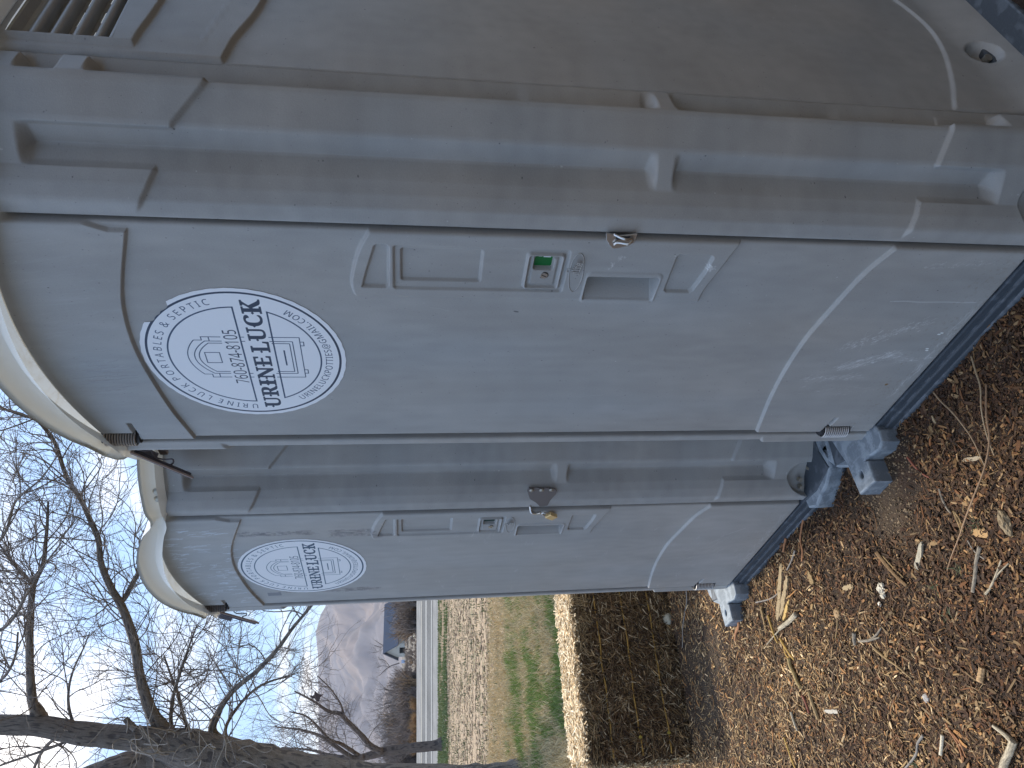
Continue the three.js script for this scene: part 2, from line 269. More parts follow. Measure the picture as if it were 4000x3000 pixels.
  if (worn) for (let q = 0; q < 70; q++) { g.strokeStyle = `rgba(226,222,220,${0.3 + r() * 0.5})`; g.lineWidth = 1 + r() * 3; const x = X(-0.21 + r() * 0.2), y = Y(-0.02 - r() * 0.12); g.beginPath(); g.moveTo(x, y); g.lineTo(x + 30 * r(), y - 20 * r()); g.stroke(); }
  return canvasTex(c);
}
const decalMat = [0, 1].map((w) => new THREE.MeshPhysicalMaterial({ map: decalCanvas(w), roughness: w ? 0.5 : 0.38, specularIntensity: 0.9 }));
function decalGeometry(torn) {
  const P = []; for (let i = 0; i < 160; i++) { const a = i / 160 * Math.PI * 2, d = a * 180 / Math.PI; let r = 0.222 + 0.0006 * Math.sin(i * 1.7); if (torn && d > 36 && d < 57) r = 0.2095 + 0.0016 * Math.sin(i * 2.3); P.push(new THREE.Vector2(Math.cos(a) * r, Math.sin(a) * r)); }
  const g = new THREE.ExtrudeGeometry(new THREE.Shape(P), { depth: 0.0006, bevelEnabled: false }), p = g.attributes.position, u = g.attributes.uv;
  for (let i = 0; i < p.count; i++) u.setXY(i, p.getX(i) / 0.46 + 0.5, p.getY(i) / 0.46 + 0.5);
  return g;
}

// ---------------------------------------------------------------- door: one moulded sheet with steps, recesses and a pull pocket
const pl = (pts) => (x) => { if (x <= pts[0][0]) return pts[0][1]; for (let i = 1; i < pts.length; i++) if (x <= pts[i][0]) { const [a, b] = [pts[i - 1], pts[i]], t = (x - a[0]) / (b[0] - a[0]); return lerp(a[1], b[1], t); } return pts[pts.length - 1][1]; };
function curve(pts) { const c = new THREE.CatmullRomCurve3(pts.map((p) => V(p[0], p[1], 0))).getPoints(80).map((p) => [p.x, p.y]); return pl(c); }
const upLine = curve([[-0.49, 1.981], [-0.453, 1.987], [-0.347, 2.010], [-0.224, 2.026], [-0.124, 2.033], [-0.04, 2.029], [0.038, 2.017], [0.11, 1.997], [0.19, 1.970], [0.25, 1.95]]);
const lowLine = curve([[-0.49, 0.424], [-0.462, 0.429], [-0.289, 0.457], [-0.168, 0.467], [-0.049, 0.466], [0.056, 0.450], [0.171, 0.427], [0.237, 0.398], [0.26, 0.388]]);
const panTop = curve([[0.06, 1.548], [0.083, 1.554], [0.106, 1.556], [0.145, 1.550], [0.2, 1.535], [0.237, 1.518], [0.26, 1.508]]);
const panBot = curve([[0.06, 0.788], [0.101, 0.787], [0.156, 0.774], [0.226, 0.757], [0.26, 0.748]]);
const topLine = (x) => 2.252 - 0.517 * (x + 0.12) ** 2;
const rbox = (x, y, x0, x1, y0, y1, r) => { const dx = Math.abs(x - (x0 + x1) / 2) - (x1 - x0) / 2 + r, dy = Math.abs(y - (y0 + y1) / 2) - (y1 - y0) / 2 + r; return r - Math.hypot(Math.max(dx, 0), Math.max(dy, 0)) - Math.min(Math.max(dx, dy), 0); };   // > 0 inside
function poly(pts) { return (x, y) => { let d = 1e9, inside = false; for (let i = 0, j = pts.length - 1; i < pts.length; j = i++) { const [ax, ay] = pts[i], [bx_, by_] = pts[j]; if ((ay > y) !== (by_ > y) && x < (bx_ - ax) * (y - ay) / (by_ - ay) + ax) inside = !inside; const t = clamp(((x - ax) * (bx_ - ax) + (y - ay) * (by_ - ay)) / ((bx_ - ax) ** 2 + (by_ - ay) ** 2)); d = Math.min(d, Math.hypot(x - ax - t * (bx_ - ax), y - ay - t * (by_ - ay))); } return inside ? d : -d; }; }
const rec1 = poly([[0.095, 1.534], [0.139, 1.524], [0.207, 1.506], [0.211, 1.500], [0.211, 1.484], [0.206, 1.479], [0.100, 1.481], [0.095, 1.486]]);
const recLow = poly([[0.103, 0.879], [0.0975, 0.873], [0.0975, 0.821], [0.104, 0.815], [0.155, 0.803], [0.199, 0.799], [0.206, 0.804], [0.206, 0.874], [0.200, 0.879]]);
const inPanel = (x, y) => Math.min(x - 0.067, panTop(x) - y, y - panBot(x));
const STEP = (d, w = 0.008) => sstep(-w / 2, w / 2, d);
function doorZ(x, y) {
  let z = 0;
  const nearU = y > 1.9, nearP = x > 0.055 && y > 0.72 && y < 1.6;
  if (nearU) z += 0.0095 * STEP(Math.min(y - upLine(x), 0.226 - x + 0.4 * Math.max(0, y - 1.99)), 0.0048);
  if (y < 0.5) z += 0.0085 * STEP(lowLine(x) - y, 0.0058);
  if (nearP) {
    z += 0.008 * STEP(inPanel(x, y), 0.005);
    z -= 0.0075 * STEP(rec1(x, y), 0.004);
    z -= 0.0055 * STEP(rbox(x, y, 0.092, 0.209, 1.111, 1.469, 0.006), 0.0045);
    z -= 0.0065 * STEP(rbox(x, y, 0.1125, 0.199, 1.290, 1.454, 0.005), 0.004);
    const o = rbox(x, y, 0.099, 0.197, 1.119, 1.197, 0.007), q = rbox(x, y, 0.107, 0.189, 1.128, 1.189, 0.002);
    z += 0.007 * STEP(o, 0.004) - 0.007 * STEP(q + 0.003, 0.004) + 0.003 * STEP(q - 0.004, 0.003);
    z -= 0.013 * STEP(rbox(x, y, 0.154, 0.186, 1.141, 1.181, 0.005), 0.003);
    z -= 0.0075 * STEP(recLow(x, y), 0.004);
    const pk = rbox(x, y, 0.069, 0.137, 0.902, 1.058, 0.004); z -= (0.004 + 0.056 * sstep(0.06, 0.137, x)) * STEP(pk, 0.006);
    z += 0.002 * STEP(rbox(x, y, 0.055, 0.152, 0.896, 1.064, 0.012), 0.006);
  }
  // hinge notches with their slanted ticks
  const notch = (y0, y1, ty, dir) => { const n = Math.min(-0.437 - x, y - y0, y1 - y), tx = clamp((-0.395 - x) / 0.045), tl = Math.abs(y - (ty - dir * 0.012 * tx)) ; let d = STEP(n, 0.004) * 0.034; if (x < -0.392 && x > -0.442) d = Math.max(d, 0.010 * STEP(0.0045 - tl, 0.004)); return d; };
  if (x < -0.38) z -= Math.max(notch(2.118, 2.208, 2.124, 0.3), notch(0.138, 0.224, 0.212, -0.6));
  // rounded edges
  const eL = x - DX0, e = Math.min(eL, DX1 - x, y - DY0), R = eL < 0.02 ? 0.012 : 0.007; if (e < R) z -= R - Math.sqrt(Math.max(0, R * R - (R - e) ** 2));
  return z;
}
const doorGeo = (() => {
  const X = [DX0], Y = [DY0]; for (let x = DX0; x < DX1 - 0.0008;) { X.push(x); x += x < -0.43 || x > 0.22 ? 0.0017 : x > 0.06 ? 0.0019 : x < -0.385 ? 0.0022 : 0.0036; } X.push(DX1, DX1);
  for (let y = DY0; y < 2.16;) { Y.push(y); y += y < 0.075 ? 0.0018 : (y > 0.383 && y < 0.475) || (y > 1.935 && y < 2.043) ? 0.0012 : (y > 0.745 && y < 1.565) ? 0.0019 : (y > 0.13 && y < 0.235) || y > 2.11 ? 0.002 : 0.008; }
  const ny = Y.length; for (let k = 0; k <= 24; k++) Y.push(2.16 + k / 24); Y.push(Y[Y.length - 1]);
  const nu = X.length, nv = Y.length, cx = (i) => X[i], cy = (i, j) => j < ny ? Y[j] : lerp(2.16, topLine(cx(i)), Y[j] - 2.16);
  const g = grid(nu, nv, (i, j) => { const x = cx(i), y = cy(i, j), edge = i === 0 || j === 0 || i === nu - 1 || j === nv - 1; return [x, y, edge ? -0.032 : doorZ(x, y)]; }, (i, j, p) => [(p[0] - DX0) / (DX1 - DX0), p[1] / 2.3]);
  const a = [], b = [], p = g.attributes.position, I = g.index.array;
  for (let k = 0; k < I.length; k += 3) { const x = (p.getX(I[k]) + p.getX(I[k + 1]) + p.getX(I[k + 2])) / 3, y = (p.getY(I[k]) + p.getY(I[k + 1]) + p.getY(I[k + 2])) / 3; (inPanel(x, y) > -0.004 && x < 0.2425 ? b : a).push(I[k], I[k + 1], I[k + 2]); }
  return [subset(g, a), subset(g, b)];
})();

// ---------------------------------------------------------------- corner post: a bent profile with a long groove on each face, a rib across it, moulded lines and a foot recess
const NG = [[0.222, -0.036], [0.2485, -0.036], [0.2505, -0.006], [0.254, -0.0015], [0.262, -0.002], [0.285, -0.008], [0.305, -0.026], [0.322, -0.050], [0.343, -0.0635], [0.385, -0.0885], [0.392, -0.0925], [0.437, -0.139], [0.4425, -0.148], [0.440, -0.185], [0.436, -0.222], [0.424, -0.226]];
const GG = NG.map((p) => p.slice()); GG[8] = [0.3405, -0.0925]; GG[13] = [0.4105, -0.183];
const postGeo = (() => {
  const S = []; for (let k = 0; k < NG.length - 1; k++) { const l = Math.hypot(NG[k + 1][0] - NG[k][0], NG[k + 1][1] - NG[k][1]), n = Math.max(1, Math.ceil(l / 0.0045)); for (let q = 0; q < n; q++) S.push(k + q / n); } S.push(NG.length - 1);
  const LEN = [0]; for (let i = 1; i < S.length; i++) { const q = (s) => { const k = Math.min(NG.length - 2, Math.floor(s)), t = s - k; return [lerp(NG[k][0], NG[k + 1][0], t), lerp(NG[k][1], NG[k + 1][1], t)]; }, a = q(S[i - 1]), b = q(S[i]); LEN.push(LEN[i - 1] + Math.hypot(a[0] - b[0], a[1] - b[1])); }
  const pt = (A, s) => { const k = Math.min(A.length - 2, Math.floor(s)), t = s - k; return [lerp(A[k][0], A[k + 1][0], t), lerp(A[k][1], A[k + 1][1], t)]; };
  const lin = (a, b, x) => clamp((x - a) / (b - a));
  const gF = (y) => Math.min(lin(0.184, 0.212, y), 1 - lin(2.096, 2.113, y), Math.max(1 - lin(0.906, 0.916, y), lin(0.951, 0.966, y)));
  const gS = (y) => Math.min(lin(0.176, 0.205, y), 1 - lin(2.10, 2.115, y), Math.max(1 - lin(0.906, 0.918, y), lin(0.952, 0.966, y)), Math.max(1 - lin(1.985, 2.003, y), lin(2.045, 2.06, y)), 1 - 0.35 * Math.min(lin(0.97, 0.98, y), 1 - lin(1.215, 1.225, y)), 1 - 0.3 * Math.min(lin(0.18, 0.19, y), 1 - lin(0.553, 0.563, y)));
  const yU = pl([[0.262, 1.932], [0.322, 1.892], [0.391, 1.854], [0.443, 1.796]]), yL = pl([[0.25, 0.396], [0.274, 0.389], [0.322, 0.368], [0.391, 0.345], [0.443, 0.317]]);
  const Y = []; for (let y = 0.02; y < 2.16; y += (y > 0.305 && y < 0.405) || (y > 1.78 && y < 1.945) ? 0.002 : (y < 0.46 || y > 1.95 || (y > 0.9 && y < 0.98)) ? 0.0035 : 0.011) Y.push(y); Y.push(2.168);
  const G = grid(S.length, Y.length, (i, j) => {
    const s = S[i], y = Y[j], g = s < 10.5 ? gF(y) : gS(y), a = pt(NG, s), b = pt(GG, s); let x = lerp(a[0], b[0], g), z = lerp(a[1], b[1], g);
    const a2 = pt(NG, Math.min(NG.length - 1, s + 0.05)), a1 = pt(NG, Math.max(0, s - 0.05)); let nx = -(a2[1] - a1[1]), nz = a2[0] - a1[0]; const l = Math.hypot(nx, nz) || 1; nx /= l; nz /= l;
    let d = 0; const groovy = (s > 7.1 && s < 8.98) || (s > 12.1 && s < 13.95) ? g : 0;
    if (s > 3.2 && s < 13.5) { const f = sstep(0.258, 0.285, a[0]) * (1 - groovy); d += 0.008 * f * (STEP(y - yU(a[0]), 0.006) + STEP(yL(a[0]) - y, 0.006)); }
    if (a[0] > 0.283 && a[0] < 0.378 && s < 9 && y < 0.14 && y > 0.03) { const q = 1 - ((a[0] - 0.33) / 0.047) ** 2, top = 0.042 + 0.088 * Math.sqrt(Math.max(0, q)); d -= 0.024 * STEP(Math.min(top - y, y - 0.042), 0.007); }
    return [x + nx * d, y, z + nz * d];
  }, (i, j) => [LEN[i], Y[j]]);
  return G;
})();
function mirrored(g0, mx, mz) {                             // reflect about x = -0.12 and / or z = -0.6
  const g = merge([g0]), c = g.clone(), p = c.attributes.position, n = c.attributes.normal;
  for (let i = 0; i < p.count; i++) { if (mx) { p.setX(i, -0.24 - p.getX(i)); n.setX(i, -n.getX(i)); } if (mz) { p.setZ(i, -1.2 - p.getZ(i)); n.setZ(i, -n.getZ(i)); } }
  if (mx !== mz && c.index) { const a = c.index.array; for (let i = 0; i < a.length; i += 3) { const t = a[i]; a[i] = a[i + 1]; a[i + 1] = t; } }
  return c;
}

// ---------------------------------------------------------------- side wall with moulded lines and a bank of vent louvres
const VENT = { z0: -0.257, z1: -0.935, y0: 1.9735, y1: 2.153 };
const sideGeo = (() => {
  const Z = [], Y = []; for (let z = -0.222; z > -0.985; z -= 0.006) Z.push(z); Z.push(-0.985, VENT.z0, VENT.z1, -0.2185); Z.sort((a, b) => b - a);
  for (let y = -0.03; y < 2.19; y += (y > 0.13 && y < 0.29) || (y > 1.71 && y < 1.79) || (y > 1.9 && y < 1.95) ? 0.0022 : (y < 0.3 || y > 1.65) ? 0.005 : 0.02) Y.push(y); Y.push(2.195, VENT.y0, VENT.y1); Y.sort((a, b) => a - b);
  const sym = (z) => z > -0.6 ? z : -1.2 - z;
  const s1 = pl([[-0.6, 1.905], [-0.458, 1.917], [-0.349, 1.927], [-0.254, 1.939]]), s2 = curve([[-0.6, 1.722], [-0.49, 1.732 - 0.0], [-0.404, 1.744], [-0.302, 1.769], [-0.2, 1.786]]), s3 = curve([[-0.6, 0.148], [-0.56, 0.15], [-0.47, 0.169], [-0.35, 0.212], [-0.248, 0.257], [-0.2, 0.275]]);
  const f = (i, j) => {
    const z = Z[i], q = sym(z), y = Y[j]; let x = 0.4362 + 0.004 * sstep(-0.222, -0.3, q) - (q > -0.2195 ? 0.012 : 0); const jn = sstep(-0.219, -0.228, q);
    x += 0.008 * STEP(Math.min(y - s1(q), -0.25 - q), 0.005) + jn * (0.009 * STEP(y - s2(q), 0.005) + 0.006 * STEP(s3(q) - y, 0.005)) + 0.032 * sstep(0.13, -0.02, y);
    x += 0.0012 * Math.max(0, 1 - Math.abs(y - lerp(1.828, 1.79, (-0.25 - q) / 0.24)) / 0.003) * (q < -0.262 ? 1 : 0);
    const dx = (z + 0.462) / 0.046, dy = (y - 0.075) / 0.034; x -= 0.032 * sstep(1, 0.85, Math.hypot(dx, dy));
    return [x, y, z];
  };
  return grid(Z.length, Y.length, f, (i, j, p) => [p[2], p[1]], (i, j) => !(Z[i] <= VENT.z0 + 1e-6 && Z[i + 1] >= VENT.z1 - 1e-6 && Y[j] >= VENT.y0 - 1e-6 && Y[j + 1] <= VENT.y1 + 1e-6));
})();
const louvreGeo = (yn, h, blind) => {                       // sawtooth: rounded nose, undercut, slope out to the next nose
  const s = new THREE.Shape(), X = 0.452, d = blind ? 0.022 : 0.030;
  s.moveTo(X - 0.004, 0.006); s.lineTo(X - 0.004, 0.0005); s.lineTo(X - d, -0.004); s.lineTo(X - d, -h * 0.3); s.lineTo(X - 0.012, -h + 0.011); s.quadraticCurveTo(X + 0.001, -h + 0.009, X, -h + 0.001); s.quadraticCurveTo(X - 0.002, -h - 0.005, X - 0.010, -h - 0.004); s.lineTo(X - 0.036, -h + 0.002); s.lineTo(X - 0.036, 0.006); s.closePath();
  const s2 = new THREE.Shape(); s2.moveTo(X - d, -h * 0.40); s2.lineTo(X - 0.012, -h + 0.011); s2.quadraticCurveTo(X + 0.001, -h + 0.009, X, -h + 0.001); s2.quadraticCurveTo(X - 0.002, -h - 0.005, X - 0.010, -h - 0.004); s2.lineTo(X - d - 0.004, -h + 0.001); s2.lineTo(X - d - 0.004, -h * 0.42); s2.closePath();
  const g = new THREE.ExtrudeGeometry(blind ? s : s2, { depth: VENT.z0 - VENT.z1, bevelEnabled: false, curveSegments: 6 }); g.translate(0, yn, VENT.z1); return g;
};

// ---------------------------------------------------------------- roof: milky translucent cap, arched into a visor over the door
const roofGeo = (() => {
  const L = [];                                             // clockwise loop seen from above, starting at the middle of the front
  const half = []; for (let i = 0; i <= 34; i++) { const x = i / 34 * 0.372; half.push([x, Math.max(0.036 - 0.25 * x * x, 0.009), 1]); }
  half.push([0.380, 0.006, 0.8], [0.386, 0.0, 0.45], [0.396, -0.008, 0.18], [0.412, -0.016, 0.05], [0.435, -0.027, 0], [0.475, -0.046, 0], [0.515, -0.072, 0], [0.548, -0.105, 0], [0.571, -0.142, 0], [0.579, -0.19, 0]);
  for (let z = -0.25; z > -0.96; z -= 0.05) half.push([0.581, z, 0]);
  half.push([0.579, -1.01, 0], [0.571, -1.06, 0], [0.545, -1.11, 0], [0.50, -1.16, 0], [0.44, -1.19, 0]); for (let x = 0.38; x > 0; x -= 0.06) half.push([x, -1.205, 0]);
  for (const p of half) L.push([p[0], p[1], p[2]]); for (let i = half.length - 1; i > 0; i--) L.push([-half[i][0], half[i][1], half[i][2]]);
  const n = L.length, rows = 11;
  const N = L.map((p, i) => { const a = L[(i + n - 1) % n], b = L[(i + 1) % n]; let tx = b[0] - a[0], tz = b[1] - a[1]; const l = Math.hypot(tx, tz); return [-tz / l, tx / l]; });
  return grid(n + 1, rows, (i, j) => {
    const k = i % n, [x, z, w] = L[k], [nx, nz] = N[k], q = Math.min(x * x, 0.145), e = w > 0 ? w : 0;
    const inner = lerp(2.176, 2.236 - 0.517 * q, e), lip = lerp(2.163, 2.268 - 0.668 * q + 0.445 * q * q, e), topY = lerp(2.224, 2.317 - 0.508 * q - 2.13 * q * q * 0.9, e), s = Math.sign(-nz * 0 + 1);
    const off = (d, y) => [x - 0.12 + nx * d * s, y, z + nz * d * s];
    const O = -1;                                           // the loop runs so that +normal points inwards
    if (j === 0) return off(O * -0.028, inner); if (j === 1) return off(O * -0.003, lip - 0.003); if (j === 2) return off(O * 0.003, lip); if (j === 3) return off(O * 0.007, lip + 0.006); if (j === 4) return off(O * 0.001, lerp(lip, topY, 0.6)); if (j === 5) return off(O * -0.010, topY - 0.008); if (j === 6) return off(O * -0.028, topY);
    const t = [0.12, 0.35, 0.68, 1][j - 7], cy = 2.305, ex = x * (1 - t), ez = lerp(z, -0.6, t); return [ex - 0.12, lerp(topY, cy, Math.pow(t, 1.35)), ez];
  }, (i, j) => [i * 0.03, j * 0.06]);
})();

// ---------------------------------------------------------------- skid, ear, hinge, solar panel
const skidShape = (o, sd) => [[-0.48, 0.014 + o], [0.24, 0.014 + o], [0.345, 0.022 + o], [0.45, -0.006 + o * 0.7], [sd - 0.01, -0.085], [sd, -0.2], [sd, -1.0], [0.44, -1.2 - o], [-0.68, -1.2 - o], [-0.24 - sd, -1.0], [-0.24 - sd, -0.2], [-0.23 - sd, -0.085], [-0.69, -0.006 + o * 0.7], [-0.585, 0.022 + o]];
const flat = (P, y0, y1, b, hole) => { const g = plate(P.map((p) => [p[0], -p[1]]), y1 - y0 - 2 * b, b, hole); g.rotateX(-Math.PI / 2); g.translate(0, y0 + b, 0); return g; };
const skidGeo = merge([flat(skidShape(-0.012, 0.445), 0.02, 0.056, 0.004), flat(skidShape(-0.003, 0.452), 0.008, 0.034, 0.004), flat(skidShape(0.0, 0.530), -0.06, 0.010, 0.006)]);
const earGeo = (mx) => { const h = new THREE.Path(); h.absellipse(-0.592, -0.082, 0.015, 0.019, 0, Math.PI * 2, true); const P = [[-0.655, -0.10], [-0.640, -0.03], [-0.628, 0.013], [-0.630, 0.122], [-0.552, 0.126], [-0.547, 0.066], [-0.556, 0.056], [-0.535, 0.052], [-0.476, 0.062], [-0.452, 0.052], [-0.445, 0.02], [-0.47, -0.10]]; const g = flat(P, -0.03, 0.058, 0.006, h); return mx ? mirrored(g, true, false) : g; };
const cornerGeo = flat([[0.26, -0.06], [0.268, 0.03], [0.305, 0.047], [0.35, 0.030], [0.40, 0.018], [0.45, -0.012], [0.478, -0.055], [0.49, -0.12], [0.44, -0.13]], -0.05, 0.052, 0.008);
const helix = (r, h, turns) => { const P = []; for (let i = 0; i <= turns * 14; i++) { const a = i / 14 * Math.PI * 2; P.push(V(Math.cos(a) * r, i / (turns * 14) * h, Math.sin(a) * r)); } return P; };
const springGeo = tube(helix(0.0225, 0.078, 12), 0.0025, 6);
const font = await new FontLoader().loadAsync('fonts/droid/droid_serif_bold.typeface.json');
const emblemGeo = (() => {
  const t = new TextGeometry('Satellite', { font, size: 0.0165, depth: 0.0012, curveSegments: 4, bevelEnabled: true, bevelSize: 0.0004, bevelThickness: 0.0005, bevelSegments: 1 }); t.computeBoundingBox();
  const w = t.boundingBox.max.x; t.translate(-w / 2, -0.0065, 0); t.applyMatrix4(new THREE.Matrix4().makeShear(0, 0.28, 0, 0, 0, 0)); t.scale(0.082 / w, 1, 1);
  const el = (a, b, r0) => { const P = []; for (let i = 0; i <= 60; i++) { const q = i / 60 * Math.PI * 2 + 0.35; P.push(V(Math.cos(q) * a, Math.sin(q) * b, 0)); } return tube(P, r0, 5); };
  const orb = new THREE.TorusGeometry(0.0052, 0.0011, 6, 20); orb.translate(0.008, 0.0165, 0);
  const g = merge([t, el(0.055, 0.0150, 0.0012), orb]); g.rotateZ(0.05); return g;
})();
const indicatorMat = (() => { const [c, g] = canvas(128, 160); g.fillStyle = '#0e6b33'; g.fillRect(0, 0, 128, 160); g.strokeStyle = '#dfe4e2'; g.lineWidth = 9; g.beginPath(); g.moveTo(128, 44); g.lineTo(104, 44); g.lineTo(104, 62); g.lineTo(122, 62); g.moveTo(128, 62); g.stroke(); g.fillStyle = '#e4e7ea'; g.fillRect(94, 78, 34, 56); return new THREE.MeshPhysicalMaterial({ map: canvasTex(c), roughness: 0.3 }); })();
const indicatorMat2 = (() => { const [c, g] = canvas(128, 160); g.fillStyle = '#26443c'; g.fillRect(0, 0, 128, 160); g.fillStyle = '#0f8f5c'; g.fillRect(78, 60, 22, 100); g.fillStyle = '#e4e7ea'; g.fillRect(96, 0, 32, 160); return new THREE.MeshPhysicalMaterial({ map: canvasTex(c), roughness: 0.3 }); })();

function makeToilet(first) {
  const t = top('portable_toilet', first ? 'grey plastic portable toilet nearest the camera, with a clean white round sticker' : 'grey plastic portable toilet farther off beside the straw bale, with worn round sticker', 'portable toilet', null);
  mesh('skid', skidGeo, M.skid, t);
  for (const s of [0, 1]) { if (!s) mesh('tie_down_ear', earGeo(0), M.skidPale, t); mesh('skid_corner', s ? cornerGeo : mirrored(cornerGeo, true, false), M.skidPale, t); }
  for (const [mx, mz] of [[0, 0], [1, 0], [0, 1], [1, 1]]) {
    const p = mesh('corner_post', mx || mz ? mirrored(postGeo, !!mx, !!mz) : postGeo, M.plastic, t);
    if (!mz) for (const [x, y, z] of [[0.322, 0.084, -0.030], [0.302, 0.078, -0.012], [0.348, 0.050, -0.058]]) { const b = new THREE.CylinderGeometry(0.0075, 0.0085, 0.016, 14); b.rotateX(Math.PI / 2); b.rotateY(0.7); b.translate(mx ? -0.24 - x : x, y, z - 0.014); mesh('bolt', b, M.bolt, p); }
  }
  for (const s of [0, 1]) {
    const w = mesh('side_wall', s ? mirrored(sideGeo, true, false) : sideGeo, M.plastic, t);
    const add = (name, g) => mesh(name, s ? mirrored(g, true, false) : g, M.plastic, w);
    { const b = new THREE.CylinderGeometry(0.009, 0.010, 0.012, 14); b.rotateZ(Math.PI / 2); b.rotateY(-0.3); b.translate(0.445, 0.066, -0.452); mesh('bolt', s ? mirrored(b, true, false) : b, M.bolt, w); }
    const ys = [2.153, 2.111, 2.076, 2.038, 2.001];
    ys.forEach((y, i) => add('louvre', louvreGeo(y, y - (ys[i + 1] ?? 1.9765), i === 0)));
    const r = mulberry(40 + s), X = 0.4205;                  // bars close the deep part of each louvre except for the vent slots between them
    ys.forEach((y, i) => { if (!i) return; const h = y - (ys[i + 1] ?? 1.9765); add('vent_bar', bx(0.003, h * 0.16, VENT.z0 - VENT.z1, X, y - h * 0.03, (VENT.z0 + VENT.z1) / 2)); let z = VENT.z0 - 0.004; while (z > VENT.z1 + 0.04) { const gap = 0.035 + r() * 0.045, bar = 0.010 + r() * 0.022; z -= gap; add('vent_bar', bx(0.003, h * 0.32, bar, X + 0.0005, y - h * 0.26, z - bar / 2)); z -= bar; } });
  }
  mesh('back_wall', bx(0.9, 2.13, 0.02, -0.12, 1.085, -1.13), M.plastic, t);
  const roof = mesh('roof', roofGeo, M.roof, t);
  for (const s of [0, 1]) for (const [x, y, z] of [[0.343, 2.186, -0.0355], [0.318, 2.186, -0.0245]]) { const b = new THREE.CylinderGeometry(0.007, 0.0125, 0.007, 20); b.rotateX(Math.PI / 2); b.rotateY(s ? -0.4 : 0.4); b.translate(s ? -0.24 - x : x, y, z); mesh('roof_rivet', b, M.bolt, roof); }
  const d = mesh('door', doorGeo[0], doorMat[first ? 0 : 1], t);
  mesh('latch_panel', doorGeo[1], doorMat[first ? 0 : 1], d);
  for (const y of [2.127, 0.146]) { const g = springGeo.clone(); g.translate(-0.466, y, -0.002); const pin = new THREE.CylinderGeometry(0.017, 0.017, 0.092, 14); pin.translate(-0.466, y + 0.037, -0.002); mesh('hinge_spring', [g], first || y < 1 ? M.spring : M.darkSpring, d); mesh('hinge_pin', pin, M.dark, d); }
  const dc = mesh('sticker', decalGeometry(first), decalMat[first ? 0 : 1], d, first ? null : 'worn white round sticker with cracked print'); dc.position.set(-0.1445, 1.805, 0.0006);
  const em = mesh('maker_emblem', emblemGeo, M.plastic, d); em.position.set(0.149, 1.088, 0.0081);
  const ind = bx(0.036, 0.044, 0.002, 0.170, 1.161, -0.0065); mesh('occupancy_indicator', ind, first ? indicatorMat : indicatorMat2, d);
  const sc = new THREE.CylinderGeometry(0.0075, 0.0078, 0.006, 20); sc.rotateX(Math.PI / 2); sc.translate(0.138, 1.156, 0.0055); const slot = bx(0.0018, 0.012, 0.0006, 0.138, 1.156, 0.0087); slot.translate(-0.138, -1.156, 0); slot.rotateZ(-0.5); slot.translate(0.138, 1.156, 0);
  const s0 = mesh('lock_screw', sc, M.steel, d);
  mesh('screw_slot', slot, M.dark, d); mesh('keyhole_ring', (() => { const g = new THREE.TorusGeometry(0.009, 0.0018, 6, 20, 4.4); g.rotateZ(2.2); g.translate(0.1375, 1.1555, 0.004); return g; })(), M.dark, d);
  // small solar panel on an arm beside the roof, with its cable and battery box
  const sp = mesh('solar_panel', (() => { const g = new RoundedBoxGeometry(0.19, 0.11, 0.007, 2, 0.002); return g; })(), M.panelRim, t);
  const l = V(-0.13, -0.12, 0).normalize(), vd = V(-0.81, 0.305, -0.505), w0 = vd.clone().addScaledVector(l, -vd.dot(l)).normalize(), nn = V().crossVectors(l, w0);
  sp.position.set(-0.645, 2.136, -0.035); sp.quaternion.setFromRotationMatrix(new THREE.Matrix4().makeBasis(l, w0, nn));
  const inward = (nn.x > 0 ? 1 : -1) * (first ? 1 : -1);
  mesh('panel_back', bx(0.17, 0.09, 0.008, 0.004, 0, inward * 0.0065, 0.003), M.panelBack, sp); mesh('battery_box', bx(0.062, 0.06, 0.02, -0.045, 0, inward * 0.016, 0.003), M.box, sp); mesh('cell_face', bx(0.18, 0.10, 0.002, 0, 0, -inward * 0.0035), M.panelFace, sp);
  mesh('panel_arm', [bx(0.085, 0.022, 0.012, -0.588, 2.112, -0.055, 0.003), bx(0.012, 0.05, 0.04, -0.552, 2.105, -0.06, 0.002)], M.panelRim, t);
  mesh('cable', tube(smooth([V(-0.50, 2.165, 0.0), V(-0.54, 2.148, -0.01), V(-0.556, 2.130, -0.015), V(-0.555, 2.123, -0.02), V(-0.581, 2.122, -0.02), V(-0.599, 2.116, -0.02), V(-0.607, 2.099, -0.02), V(-0.606, 2.079, -0.02), V(-0.624, 2.081, -0.02), V(-0.648, 2.100, -0.025)], 50), 0.0022, 6), M.cable, t);
  return t;
}
const YAW = [0.66266, 0.671653];
function place(o, x, z, yaw) { o.position.set(x, 0, z); o.rotation.y = -(Math.PI / 2 - yaw); }
const toiletA = makeToilet(true); place(toiletA, 0.15, -1.6, YAW[0]);
const toiletB = makeToilet(false); place(toiletB, 0.15 - 0.71777, -1.6 - 0.940345, YAW[1]);
toiletA.updateMatrixWorld(true); toiletB.updateMatrixWorld(true);
const inA = (x, y, z) => V(x, y, z).applyMatrix4(toiletA.matrixWorld), inB = (x, y, z) => V(x, y, z).applyMatrix4(toiletB.matrixWorld);
